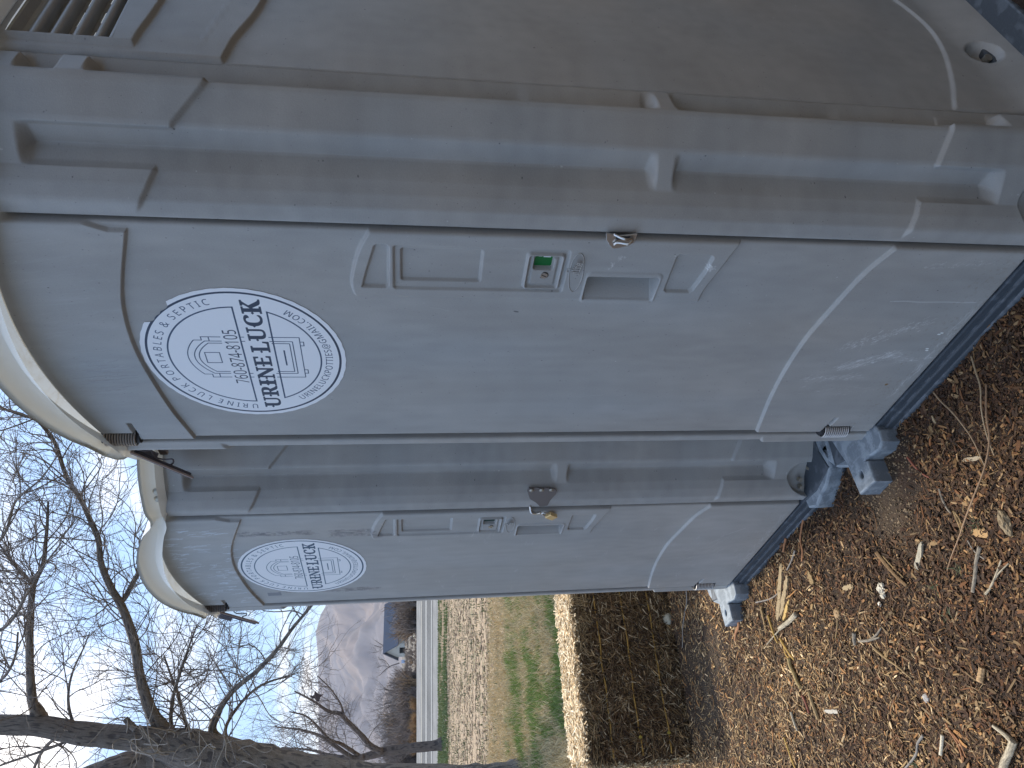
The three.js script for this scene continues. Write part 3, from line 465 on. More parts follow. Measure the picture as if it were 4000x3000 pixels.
{ // bent steel clip in the door gap of the near toilet
  const bend = (P, w) => { const g = plate(P, 0.0022, 0.0006); return g; };
  const p1 = bend([[0.262, 1.049], [0.255, 1.020], [0.262, 0.985], [0.240, 0.986], [0.226, 1.012], [0.223, 1.026], [0.231, 1.034], [0.246, 1.045]]); p1.translate(0, 0, 0.010);
  const p2 = tube(smooth([V(0.258, 1.032, 0.010), V(0.256, 1.010, 0.022), V(0.252, 0.992, 0.016), V(0.247, 1.000, 0.024), V(0.243, 1.022, 0.017), V(0.236, 1.028, 0.016)], 24), 0.0028, 6);
  const ring = new THREE.TorusGeometry(0.006, 0.0022, 8, 18); ring.translate(0.2335, 1.000, 0.0075);
  mesh('latch_clip', [p1, p2, ring], M.steel, toiletA, 'bent shiny steel clip sticking out of the door gap'); mesh('clip_hole', bx(0.008, 0.03, 0.002, 0.252, 1.012, 0.0128, 0.0008), M.dark, toiletA);
  // hasp on the far toilet and a padlock hanging in it
  const hasp = plate([[0.343, 1.044], [0.337, 0.958], [0.328, 0.951], [0.316, 0.953], [0.292, 0.970], [0.272, 0.978], [0.270, 1.002], [0.286, 1.018], [0.300, 1.038], [0.330, 1.048]], 0.003, 0.0008); hasp.translate(-0.262, 0, 0); hasp.rotateY(0.50); hasp.translate(0.256, 0, 0.004);
  const hp = mesh('hasp_plate', hasp, new THREE.MeshStandardMaterial({ color: new THREE.Color().setRGB(0.20, 0.175, 0.165), roughness: 0.5, metalness: 0.45 }), toiletB);
  for (const y of [1.036, 1.003, 0.970]) { const b = new THREE.SphereGeometry(0.0085, 12, 8); b.scale(1, 1, 0.5); b.translate(0.327, y, -0.022); mesh('bolt', b, M.bolt, hp); }
  mesh('latch_clip', tube(smooth([V(0.262, 1.035, 0.0), V(0.240, 1.028, 0.012), V(0.236, 1.010, 0.014), V(0.246, 0.998, 0.016)], 16), 0.004, 6), M.steel, toiletB);
  const lock = top('padlock', 'small brass padlock hanging from the hasp of the farther grey toilet', 'padlock');
  lock.position.copy(inB(0.238, 0.972, 0.022)); lock.rotation.set(0, toiletB.rotation.y, -0.62);
  mesh('body', bx(0.027, 0.033, 0.014, 0, -0.013, 0, 0.002), M.brass, lock); mesh('shackle', tube(smooth([V(-0.007, 0, 0), V(-0.007, 0.018, 0), V(-0.004, 0.026, 0), V(0.004, 0.026, 0), V(0.007, 0.018, 0), V(0.007, 0, 0)], 24), 0.0022, 8), M.steel, lock);
}

// ---------------------------------------------------------------- terrain: one height function, laid as sheets that butt end to end
const dune = (x, z) => 0.010 * n2(x * 1.7, z * 1.7) + 0.007 * n2(x * 5.1 + 9, z * 5.1);
const profile = pl([[-9000, 0], [-6, 0], [24, -0.02], [30, -0.16], [39.4, -0.47], [40, -0.47], [52, 0.51], [53, 0.46], [60, 0.30], [120, 0.75], [180, 1.0], [320, 2.0], [9000, 2.0]]);
const near = (x, z) => sstep(-30, -18, z);
const hgt = (x, z) => profile(-z) + dune(x, z) * near(x, z) + (z < -54 ? 0.25 * n2(x * 0.05, z * 0.05) * sstep(-54, -70, z) : 0);
function spread(a, b, n, p) { const A = []; for (let i = 0; i <= n; i++) A.push(lerp(a, b, p ? Math.pow(i / n, p) : i / n)); return A; }
function sheet(name, xs, zs, mat, f = hgt) { const g = grid(xs.length, zs.length, (i, j) => [xs[i], f(xs[i], zs[j]), zs[j]], (i, j, p) => [p[0], -p[2]]); const m = mesh(name, g, mat); m.userData.kind = 'structure'; return m; }
const xsNear = [-3000, -800, -200, -60, -30, ...spread(-16, 4, 240), 8, 14, 30, 80, 300, 1000, 3000], xsFar = [-4000, -1500, -600, ...spread(-300, 120, 140), 300, 800, 2000, 4000];

const soilTex = (() => { const n = tileNoise(101), r = mulberry(102); return dataTex(1024, (u, v) => {
  const big = 0.5 + 0.5 * n(u, v, 5), k = clamp(0.42 + 0.35 * n(u, v, 24) + 0.30 * n(u, v, 95) + 0.28 * (r() - 0.5)), red = sstep(0.35, 0.7, big);
  const c0 = [0.022, 0.014, 0.009], c1 = [0.092, 0.057, 0.031], c2 = [0.058, 0.027, 0.013]; return [0, 1, 2].map((q) => toS(lerp(c0[q], lerp(c1[q], c2[q], red), k)));
}); })();
const soilBump = (() => { const n = tileNoise(111), r = mulberry(112); return dataTex(512, (u, v) => { const k = clamp(0.5 + 0.3 * n(u, v, 30) + 0.25 * n(u, v, 80) + 0.2 * (r() - 0.5)); return [k, k, k]; }, false); })();
const soilMat = new THREE.MeshStandardMaterial({ map: rep(soilTex, 0.8), roughness: 1, bumpMap: rep(soilBump, 2.2), bumpScale: 0.006 });
sheet('mulch_ground', xsNear, [60, 20, 8, 4, 2, ...spread(0.5, -6.25, 200)], soilMat);

const dryTex = (() => { const n = tileNoise(121), r = mulberry(122); return dataTex(1024, (u, v) => {          // stubble field: pale straw and crumbly soil drawn out along the rows
  const a = n(u, v, 9), st = n(u * 0.5, v, 60) , k = clamp(0.55 + 0.30 * n(u * 0.33, v, 40) + 0.22 * n(u, v, 120) + 0.18 * (r() - 0.5)), g = sstep(0.42, 0.7, n(u + 0.37, v * 1.0, 14) + 0.3 * st);
  const c0 = [0.20, 0.132, 0.080], c1 = [0.56, 0.42, 0.275], c2 = [0.135, 0.155, 0.060]; const t = clamp(k + 0.14 * a); return [0, 1, 2].map((q) => toS(lerp(lerp(c0[q], c1[q], t), c2[q], g * 0.75)));
}); })();
const grassTex = (() => { const n = tileNoise(131), r = mulberry(132); return dataTex(1024, (u, v) => { const k = clamp(0.5 + 0.4 * n(u, v, 40) + 0.3 * n(u, v, 150) + 0.25 * (r() - 0.5)), d = sstep(0.0, 0.6, n(u, v, 26) + 0.5 * n(u, v, 70)); const c0 = [0.035, 0.055, 0.012], c1 = [0.10, 0.15, 0.03], c2 = [0.30, 0.24, 0.13]; return [0, 1, 2].map((q) => toS(lerp(lerp(c0[q], c1[q], k), c2[q], 0.35 + d * 0.6))); }); })();
const grassMat = new THREE.MeshStandardMaterial({ map: rep(grassTex, 0.16), roughness: 1, bumpMap: rep(soilBump, 1), bumpScale: 0.02 });
const fieldMat = new THREE.MeshStandardMaterial({ map: (() => { const t = rep(dryTex, 0.085, 0.42); return t; })(), roughness: 1, bumpMap: rep(soilBump, 0.5), bumpScale: 0.03 });
sheet('grass_strip', xsNear, spread(-6.25, -10.3, 30), grassMat);
sheet('field', xsNear, [...spread(-10.3, -23, 60)], fieldMat);
sheet('verge', xsNear, [...spread(-23, -39.98, 40)], new THREE.MeshStandardMaterial({ map: rep(dryTex, 0.11, 0.2), color: new THREE.Color().setRGB(0.50, 0.47, 0.40), roughness: 1 }));
{ // two-lane road with a pale shoulder, edge lines and a double centre line
  const r = mulberry(141), n = tileNoise(142), t = dataTex(512, (u, v) => { const k = 1 + 0.10 * n(u, v, 3) + 0.07 * n(u, v, 40) + 0.12 * (r() - 0.5); return [0.47 * k, 0.47 * k, 0.47 * k]; });
  const asphalt = new THREE.MeshPhysicalMaterial({ map: rep(t, 0.1), color: new THREE.Color().setRGB(0.74, 0.73, 0.71), roughness: 1, specularIntensity: 0.1 }), paint = new THREE.MeshStandardMaterial({ color: new THREE.Color().setRGB(0.30, 0.30, 0.295), roughness: 0.7 }), yellow = new THREE.MeshStandardMaterial({ color: new THREE.Color().setRGB(0.26, 0.245, 0.21), roughness: 0.7 }), gravel = new THREE.MeshStandardMaterial({ map: rep(t, 0.3), color: new THREE.Color().setRGB(0.98, 0.95, 0.90), roughness: 1 });
  const road = sheet('road', xsFar, spread(-39.98, -52, 12), asphalt);
  const strip = (name, z0, z1, m, lift) => { const g = grid(xsFar.length, 2, (i, j) => { const z = j ? z1 : z0; return [xsFar[i], profile(-z) + lift, z]; }, (i, j, p) => [p[0], -p[2]]); mesh(name, g, m, road); };
  strip('shoulder', -49.0, -51.9, gravel, 0.005); strip('edge_line', -48.4, -48.75, yellow, 0.01); strip('centre_line', -45.9, -46.15, paint, 0.01); strip('centre_line', -45.5, -45.7, paint, 0.01); strip('edge_line', -42.9, -43.15, paint, 0.01); strip('shoulder', -40.1, -42.3, gravel, 0.005);
}
const farTex = (() => { const n = tileNoise(151), r = mulberry(152); return dataTex(512, (u, v) => { const k = clamp(0.5 + 0.35 * n(u, v, 12) + 0.25 * n(u, v, 60) + 0.15 * (r() - 0.5)); return [toS(lerp(0.10, 0.20, k)), toS(lerp(0.083, 0.165, k)), toS(lerp(0.066, 0.125, k))]; }); })();
sheet('plain', xsFar, [-52, -53, -55, -58, ...spread(-60, -330, 60), -600, -1500, -6000], new THREE.MeshStandardMaterial({ map: rep(farTex, 0.05), roughness: 1 }));
{ // range of bare hills with gullies
  const A = [], R = []; for (let a = -80; a <= 80; a += (a > -34 && a < -6) ? 0.09 : 0.5) A.push(a * Math.PI / 180); for (let q = 0; q <= 150; q++) R.push(lerp(620, 3300, Math.pow(q / 150, 0.9)));
  const sky = pl([[-80, 6], [-50, 6.6], [-35, 5.2], [-28.5, 5.55], [-26, 5.85], [-23, 6.0], [-20.5, 6.1], [-18.6, 6.35], [-17.4, 6.05], [-16.8, 5.7], [-12, 5.0], [0, 5.5], [30, 4.5], [80, 5]]);
  const ridge = (x, z) => { let s = 0, a = 0.5, f = 1; for (let i = 0; i < 5; i++) { s += a * (1 - Math.abs(n2(x * f, z * f))); f *= 2.1; a *= 0.5; } return s; };
  const col = [], c0 = new THREE.Color().setRGB(0.26, 0.205, 0.18), c1 = new THREE.Color().setRGB(0.17, 0.142, 0.135), c2 = new THREE.Color().setRGB(0.13, 0.125, 0.14), c = new THREE.Color();
  const g = grid(A.length, R.length, (i, j) => {
    const a = A[i], r = R[j], x = Math.sin(a) * r, z = -Math.cos(a) * r, H = Math.tan(sky(a * 180 / Math.PI) * Math.PI / 180) * 2750, t = (r - 620) / (2750 - 620);
    const rg = ridge(x / 700 + 3, z / 900), rise = 0.34 * sstep(0.0, 0.45, t + 0.25 * n2(a * 5, 2)) * (0.6 + 0.4 * n2(a * 9 + 5, t * 2)) + 0.66 * sstep(0.25, 1.0, t);
    let y = H * (rise * (0.80 + 0.20 * t) + (0.17 * (rg - 0.72) + 0.075 * (ridge(x / 190 + 9, z / 330) - 0.72)) * sstep(0.02, 0.3, t) * (1 - 0.6 * sstep(0.8, 1, t))); if (t > 1) y -= H * 0.35 * (t - 1) * 3; y = Math.max(y, 0.5) + (j === 0 ? -4 : 0);
    const m = clamp(0.5 + 0.9 * fbm2(x / 260, z / 260, 4) + 0.7 * fbm2(x / 55, z / 90, 3)), s = sstep(0.25, 0.65, 0.5 + fbm2(x / 420 + 8, z / 300, 4)) * (1 - 0.5 * t); c.copy(c1).lerp(c0, m).lerp(c2, s * 0.75); col.push(c.r, c.g, c.b);
    return [x, y, z];
  });
  { const p = g.attributes.position, n = A.length; for (let i = 0; i < n; i++) { let e = 0; for (let j = 0; j < R.length; j++) e = Math.max(e, (p.getY(j * n + i) - CAM_H) / R[j]); const k = Math.tan(sky(A[i] * 180 / Math.PI) * Math.PI / 180) / e; for (let j = 0; j < R.length; j++) p.setY(j * n + i, p.getY(j * n + i) * k); } g.computeVertexNormals(); }
  g.setAttribute('color', new THREE.Float32BufferAttribute(col, 3)); const h = mesh('hills', g, new THREE.MeshStandardMaterial({ vertexColors: true, roughness: 1 })); h.userData.kind = 'structure';
}
scene.fog = new THREE.FogExp2(new THREE.Color().setRGB(0.70, 0.76, 0.90), 0.00011);

// ---------------------------------------------------------------- scattered small stuff
const dummy = new THREE.Object3D(), tint = new THREE.Color();
function scatter(name, label, category, geo, mat, n, each, parent) {
  const im = new THREE.InstancedMesh(geo, mat, n); let k = 0;
  for (let i = 0; i < n; i++) { dummy.position.set(0, 0, 0); dummy.rotation.set(0, 0, 0); dummy.scale.set(1, 1, 1); if (each(dummy, tint, i) === false) continue; dummy.updateMatrix(); im.setMatrixAt(k, dummy.matrix); im.setColorAt(k, tint); k++; }
  im.count = k; im.castShadow = im.receiveShadow = true; im.name = parent ? name : numbered(name); (parent ?? scene).add(im); im.userData.kind = 'stuff'; if (!parent) tag(im, label, category); return im;
}
const white = new THREE.MeshStandardMaterial({ color: 0xffffff, roughness: 0.9 });
const bentChip = (segs, w, bend, taper) => { const g = new THREE.BoxGeometry(1, w * 0.35, w, segs, 1, 1), p = g.attributes.position; for (let i = 0; i < p.count; i++) { const x = p.getX(i), q = 1 - taper * Math.abs(x) * 2 * (x > 0 ? 1 : 0.6); p.setZ(i, p.getZ(i) * q + bend * 0.5 * (x * x - 0.08)); p.setY(i, p.getY(i) * q + bend * (0.25 - x * x) * 0.6); } g.computeVertexNormals(); return g; };
const chipGeos = [bentChip(2, 0.34, 0.14, 0.5), bentChip(2, 0.22, 0.30, 0.3), bentChip(2, 0.5, 0.05, 0.25), bentChip(3, 0.10, 0.22, 0.4), bentChip(3, 0.06, -0.34, 0.3)];
const C = (r, g, b) => [r, g, b];
const mulchCols = [C(0.25, 0.160, 0.078), C(0.15, 0.085, 0.042), C(0.075, 0.040, 0.022), C(0.30, 0.225, 0.135), C(0.045, 0.027, 0.017), C(0.18, 0.090, 0.042), C(0.06, 0.040, 0.027), C(0.10, 0.062, 0.036), C(0.065, 0.034, 0.019), C(0.05, 0.03, 0.02), C(0.085, 0.05, 0.03)], strawCols = [C(0.36, 0.275, 0.155), C(0.27, 0.205, 0.115), C(0.22, 0.175, 0.115), C(0.40, 0.34, 0.235), C(0.15, 0.11, 0.07), C(0.085, 0.062, 0.042), C(0.26, 0.15, 0.065), C(0.12, 0.085, 0.05)];
const strawZone = (x, z) => clamp(0.52 + 0.75 * (-x - 1.02) * 0.9 + 0.45 * (-(z + 2.6)) * 0.3 + 0.55 * fbm2(x * 1.3 + 4, z * 1.3, 3));
const bare = (x, z) => Math.max(sstep(0.20, 0.09, Math.hypot((x + 0.30) * 0.8, (z + 1.98) * 1.0)), sstep(0.30, 0.14, Math.abs((x + 1.42) * 0.80 - (z + 3.55) * 0.32 + 0.09)) * sstep(-2.9, -3.2, z) * 0.8);
const underToilet = (x, z) => { for (const [t] of [[toiletA], [toiletB]]) { const dx = x - t.position.x, dz = z - t.position.z, c = Math.cos(t.rotation.y), s = Math.sin(t.rotation.y), X = dx * c - dz * s, Z = dx * s + dz * c; if (X > -0.74 && X < 0.5 && Z < 0.0 && Z > -1.25) return true; } return false; };
function litter(name, label, n, geo, l0, l1, straw, z0 = -1.25, z1 = -5.6) {
  return scatter(name, label, 'ground litter', geo, white, n, (o, c) => {
    const z = lerp(z0, z1, Math.pow(rnd(), 1.25)), x = lerp(-0.62 * -z - 0.25, 0.42, Math.pow(rnd(), 0.8)); if (underToilet(x, z)) return false;
    const s = strawZone(x, z); if (rnd() > (straw > 0 ? 0.22 + 0.9 * s : straw < 0 ? 1.15 - s : 1)) return false; if (rnd() < bare(x, z)) return false;
    const l = lerp(l0, l1, rnd() ** 2.2), cl = (rnd() < s * 0.9 ? strawCols : mulchCols), q = cl[Math.floor(rnd() * cl.length)], k = (0.6 + 0.7 * rnd()) * (rnd() < 0.10 ? 1.7 : 1) * (1 + 1.0 * s);
    o.position.set(x, hgt(x, z) + 0.001 + rnd() * 0.007, z); o.rotation.set((rnd() - 0.5) * 0.9, rnd() * 6.3, (rnd() - 0.5) * 0.8, 'YXZ'); o.scale.set(l, l * (0.7 + 0.6 * rnd()), l * (0.7 + 0.7 * rnd())); c.setRGB(q[0] * k * 0.78, q[1] * k * 0.66, q[2] * k * 0.53);
  });
}
litter('wood_chips', 'brown and tan wood chips strewn over the ground before the toilets', 42000, chipGeos[0], 0.004, 0.027, -1);
litter('wood_chips', 'curved bark shreds strewn over the ground before the toilets', 44000, chipGeos[1], 0.004, 0.028, 0);
litter('wood_chips', 'blunt flakes of wood among the litter on the ground', 60000, chipGeos[2], 0.002, 0.013, -1);
litter('straw_litter', 'thin dry straw pieces strewn over the ground before the toilets', 62000, chipGeos[3], 0.009, 0.048, 1);
litter('straw_litter', 'curled fine straw stems strewn over the ground before the toilets', 60000, chipGeos[4], 0.012, 0.060, 1);
litter('fine_mulch', 'fine dark fibres of mulch between the larger chips', 90000, chipGeos[1], 0.002, 0.010, 0);
scatter('soil_crumbs', 'small crumbs of soil and grit on the bare dirt patches', 'soil', new THREE.IcosahedronGeometry(1, 0), white, 150000, (o, c) => { const z = lerp(-1.25, -5, Math.pow(rnd(), 1.2)), x = lerp(-0.62 * -z - 0.2, 0.4, rnd()); if (underToilet(x, z) || rnd() > 0.12 + bare(x, z)) return false; const s = 0.0008 + 0.0034 * rnd() ** 3; o.position.set(x, hgt(x, z) + s * 0.3, z); o.scale.set(s, s * 0.7, s * 1.2); o.rotation.set(rnd() * 6, rnd() * 6, 0); const k = 0.45 + rnd(); c.setRGB(0.22 * k, 0.155 * k, 0.092 * k); });

// grass and stubble as blades
const blade = (() => { const p = [], n = 4; for (let i = 0; i <= n; i++) { const t = i / n, w = 0.5 * (1 - t * t); p.push([-w, t, 0.45 * t * t], [w, t, 0.45 * t * t]); } const g = new THREE.BufferGeometry(), P = [], I = []; for (const q of p) P.push(q[0], q[1], q[2]); for (let i = 0; i < n; i++) { const a = i * 2; I.push(a, a + 1, a + 3, a, a + 3, a + 2); } g.setAttribute('position', new THREE.Float32BufferAttribute(P, 3)); g.setAttribute('uv', new THREE.Float32BufferAttribute(new Float32Array(P.length / 3 * 2), 2)); g.setIndex(I); g.computeVertexNormals(); return g; })();
const leafMat = new THREE.MeshPhysicalMaterial({ color: 0xffffff, roughness: 0.75, transmission: 0.25, thickness: 0, side: THREE.DoubleSide });
const gp = (x, z) => 0.9 * fbm2(x * 1.1 + 3, z * 0.55, 3) + 0.5 * fbm2(x * 3.1 + 8, z * 1.7, 3) + 0.10 - 0.30 * sstep(-8.9, -10.0, z) - 0.16 * sstep(-6.7, -6.2, z);
const patch = (x, z, f, s) => fbm2(x * f + s, z * f * 2.2 - s, 3);
scatter('grass', 'fresh green grass growing in a strip behind the straw bale', 'grass', blade, leafMat, 46000, (o, c) => { const z = rr(-6.2, -10.0), x = rr(-0.62 * -z, -0.2 * -z + 0.4), k = gp(x, z); if (k < rr(-0.05, 0.22)) return false; const h = rr(0.04, 0.12); o.position.set(x, hgt(x, z) - 0.005, z); o.rotation.set(rr(-0.5, 0.5), rnd() * 6.3, rr(-0.4, 0.4), 'YXZ'); o.scale.set(rr(0.004, 0.009), h, h); const q = rr(0.6, 1.25); c.setRGB(0.19 * q, 0.27 * q, 0.05 * q); });
scatter('dry_grass', 'pale dry grass tufts edging the green strip and the stubble field', 'grass', blade, leafMat, 64000, (o, c) => { const z = rnd() < 0.72 ? rr(-6.0, -12.2) : rr(-12, -24), x = rr(-0.62 * -z, -0.2 * -z + 0.4), k = gp(x, z); if (z > -12 && k > rr(0.0, 0.24) && rnd() < 0.8) return false; if (z < -12 && patch(x, z, 0.8, 60) < 0.1) return false; const h = rr(0.04, 0.15) * (z < -12 ? 0.45 : 1); o.position.set(x, hgt(x, z) - 0.005, z); o.rotation.set(rr(-1.1, 1.1), rnd() * 6.3, rr(-0.9, 0.9), 'YXZ'); o.scale.set(rr(0.005, 0.012), h, h); const q = rr(0.6, 1.2); c.setRGB(0.60 * q, 0.47 * q, 0.26 * q); });
scatter('field_weeds', 'low dull green weeds dotted along the stubble rows', 'weeds', blade, leafMat, 26000, (o, c) => { const z = rr(-10.8, -24), x = rr(-0.62 * -z, -0.2 * -z + 0.5); if (fbm2(x * 0.7 + 31, z * 1.9, 3) + 0.35 * fbm2(x * 3 + 1, z * 5, 2) < 0.30) return false; const h = rr(0.04, 0.10); o.position.set(x, hgt(x, z) - 0.005, z); o.rotation.set(rr(-0.7, 0.7), rnd() * 6.3, rr(-0.6, 0.6), 'YXZ'); o.scale.set(rr(0.01, 0.022), h, h); const q = rr(0.5, 1.1); c.setRGB(0.115 * q, 0.145 * q, 0.055 * q); });
scatter('stubble_clods', 'clods of soil and straw lying in rows on the field', 'soil', new THREE.IcosahedronGeometry(1, 0), white, 22000, (o, c) => { const z = rr(-10.4, -24), x = rr(-0.62 * -z, -0.2 * -z + 0.5); if (fbm2(x * 0.35 + 2, z * 1.3, 3) < rr(-0.25, 0.3)) return false; const s = rr(0.010, 0.032); o.position.set(x, hgt(x, z) + s * 0.2, z); o.scale.set(s * rr(1, 2.4), s * rr(0.5, 0.9), s); o.rotation.set(0, rr(-0.5, 0.5), rr(-0.3, 0.3)); const q = rr(0.55, 1.2), d = rnd() < 0.45; c.setRGB((d ? 0.25 : 0.52) * q, (d ? 0.175 : 0.39) * q, (d ? 0.11 : 0.25) * q); });
scatter('verge_grass', 'short green grass on the near side of the road', 'grass', blade, leafMat, 30000, (o, c) => { const z = rr(-23.3, -39), x = rr(-0.62 * -z, -0.2 * -z + 0.5); if (fbm2(x * 0.3 + 3, z * 0.4, 3) < -0.1 + 3.0 * (x / -z + 0.44)) return false; const h = rr(0.05, 0.14); o.position.set(x, hgt(x, z) - 0.01, z); o.rotation.set(rr(-0.5, 0.5), rnd() * 6.3, 0, 'YXZ'); o.scale.set(rr(0.02, 0.04), h, h); const q = rr(0.6, 1.1); c.setRGB(0.15 * q, 0.20 * q, 0.06 * q); });

// ---------------------------------------------------------------- straw bale
{
  const P0 = inA(-2.70, 0, 0.48), ahead = inA(-2.70 + 0.18, 0, 0.48 - 0.984).sub(P0), LN = 1.24, HT = 0.555, DP = 0.42;
  const bale = top('straw_bale', 'three-string straw bale lying on the ground left of the farther toilet, pale on top', 'straw bale');
  bale.position.copy(P0).setY(-0.01); bale.rotation.y = Math.atan2(-ahead.z, ahead.x);
  const g = new THREE.BoxGeometry(LN, HT, DP, 90, 44, 30), p = g.attributes.position, R = 0.045, h = [LN / 2, HT / 2, DP / 2], tw = [0.126, 0.278, 0.428];
  const surf = (x, y, z) => {                               // rounded and lumpy; the strings press shallow furrows into the face
    const q = [x, y, z], k = q.map((v, i) => clamp(v, -h[i] + R, h[i] - R)), d = V(q[0] - k[0], q[1] - k[1], q[2] - k[2]), l = d.length(); if (l > R) d.multiplyScalar(R / l);
    const n = 0.016 * fbm3(x * 6, y * 6, z * 6, 4) + 0.008 * n3(x * 26, y * 26, z * 26); const o = V(k[0], k[1], k[2]).add(d); const dir = V(q[0] / h[0], q[1] / h[1], q[2] / h[2]); const m = Math.max(Math.abs(dir.x), Math.abs(dir.y), Math.abs(dir.z)); const f = V(Math.abs(dir.x) > m - 0.02 ? Math.sign(dir.x) : 0, Math.abs(dir.y) > m - 0.02 ? Math.sign(dir.y) : 0, Math.abs(dir.z) > m - 0.02 ? Math.sign(dir.z) : 0).normalize();
    let fur = 0; if (f.z > 0.5) for (const t of tw) fur += 0.012 * Math.exp(-(((y + h[1] - t) / 0.014) ** 2)); fur += 0.006 * Math.max(0, Math.sin(x * 34 + 2 * n2(y * 3, 4))) * (f.z > 0.5 ? 1 : 0.5);
    return o.addScaledVector(f, n - fur);
  };
  for (let i = 0; i < p.count; i++) { const o = surf(p.getX(i), p.getY(i), p.getZ(i)); p.setXYZ(i, o.x + LN / 2, o.y + HT / 2, o.z - DP / 2); }
  g.computeVertexNormals(); const u = g.attributes.uv; for (let i = 0; i < u.count; i++) u.setXY(i, p.getX(i) + p.getZ(i) * 0.7, p.getY(i) + p.getZ(i) * 0.4);
  const n = tileNoise(171), r = mulberry(172), t = dataTex(512, (a, b) => { const k = clamp(0.45 + 0.3 * n(a, b, 30) + 0.3 * n(a, b * 1, 90) + 0.3 * (r() - 0.5)); return [toS(lerp(0.03, 0.20, k)), toS(lerp(0.018, 0.125, k)), toS(lerp(0.010, 0.062, k))]; });
  mesh('packed_straw', g, new THREE.MeshStandardMaterial({ map: rep(t, 1.6), roughness: 1, bumpMap: rep(soilBump, 3), bumpScale: 0.012 }), bale);
  const strand = [bentChip(2, 0.075, 0.10, 0.1), bentChip(3, 0.06, 0.28, 0.15)];
  const put = (geo, n, face) => scatter('loose_straw', null, null, geo, white, n, (o, c) => {
    let x = rr(-0.5, 0.5) * LN, y = rr(-0.5, 0.5) * HT, z = rr(-0.5, 0.5) * DP, k, pal;
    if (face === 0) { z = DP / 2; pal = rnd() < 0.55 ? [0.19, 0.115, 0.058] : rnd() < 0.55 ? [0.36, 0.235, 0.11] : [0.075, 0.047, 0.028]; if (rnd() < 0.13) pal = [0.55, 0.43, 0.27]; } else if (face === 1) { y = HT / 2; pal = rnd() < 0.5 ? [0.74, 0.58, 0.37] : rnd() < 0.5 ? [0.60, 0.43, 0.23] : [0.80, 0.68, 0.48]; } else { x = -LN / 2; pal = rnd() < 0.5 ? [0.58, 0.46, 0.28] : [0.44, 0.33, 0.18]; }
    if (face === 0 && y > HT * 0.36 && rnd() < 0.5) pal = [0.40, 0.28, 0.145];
    const q = surf(x, y, z), l = rr(0.022, 0.085); o.position.set(q.x + LN / 2, q.y + HT / 2, q.z - DP / 2); const e = rr(-0.45, 0.45);
    if (face === 0) { o.position.z += 0.002 + 0.006 * rnd(); const lean = fbm2(x * 3, y * 5 + 9, 2) * 2.4 + rr(-0.9, 0.9) + (rnd() < 0.3 ? 1.3 : 0.2); o.rotation.set(rr(-0.4, 0.4), e, lean, 'ZYX'); }
    else if (face === 1) { o.position.y += 0.001 + 0.008 * rnd(); o.rotation.set(rr(-0.5, 0.5), rnd() * 6.3, e, 'YXZ'); }
    else { o.position.x -= 0.002 + 0.006 * rnd(); o.rotation.set(rr(-3, 3), Math.PI / 2 + e, rr(-0.5, 0.5), 'XYZ'); }
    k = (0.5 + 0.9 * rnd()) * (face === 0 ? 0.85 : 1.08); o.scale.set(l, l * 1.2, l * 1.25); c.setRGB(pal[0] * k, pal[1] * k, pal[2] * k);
  }, bale);
  put(strand[0], 7000, 0); put(strand[1], 5000, 0); put(strand[0], 5500, 1); put(strand[1], 5500, 1); put(strand[1], 3600, 2);
  const twMat = new THREE.MeshStandardMaterial({ color: new THREE.Color().setRGB(0.42, 0.25, 0.06), roughness: 0.8 }), knotMat = new THREE.MeshStandardMaterial({ color: new THREE.Color().setRGB(0.40, 0.30, 0.05), roughness: 0.8 });
  for (const y of tw) { const P = []; for (let i = 0; i <= 40; i++) { const x = lerp(0.03, LN - 0.02, i / 40); const q = surf(x - LN / 2, y - HT / 2, DP / 2); P.push(V(x, y + 0.006 * n2(x * 3, y * 40), q.z - DP / 2 + 0.017 + 0.002 * n2(x * 8, y))); } mesh('twine', tube(P, 0.0040, 6), twMat, bale); }
  for (const [x, y] of [[0.115, 0.277], [0.125, 0.125]]) { const k = new THREE.TorusKnotGeometry(0.0045, 0.0026, 40, 6); k.translate(x, y, 0.016); mesh('twine_knot', k, knotMat, bale); }
}

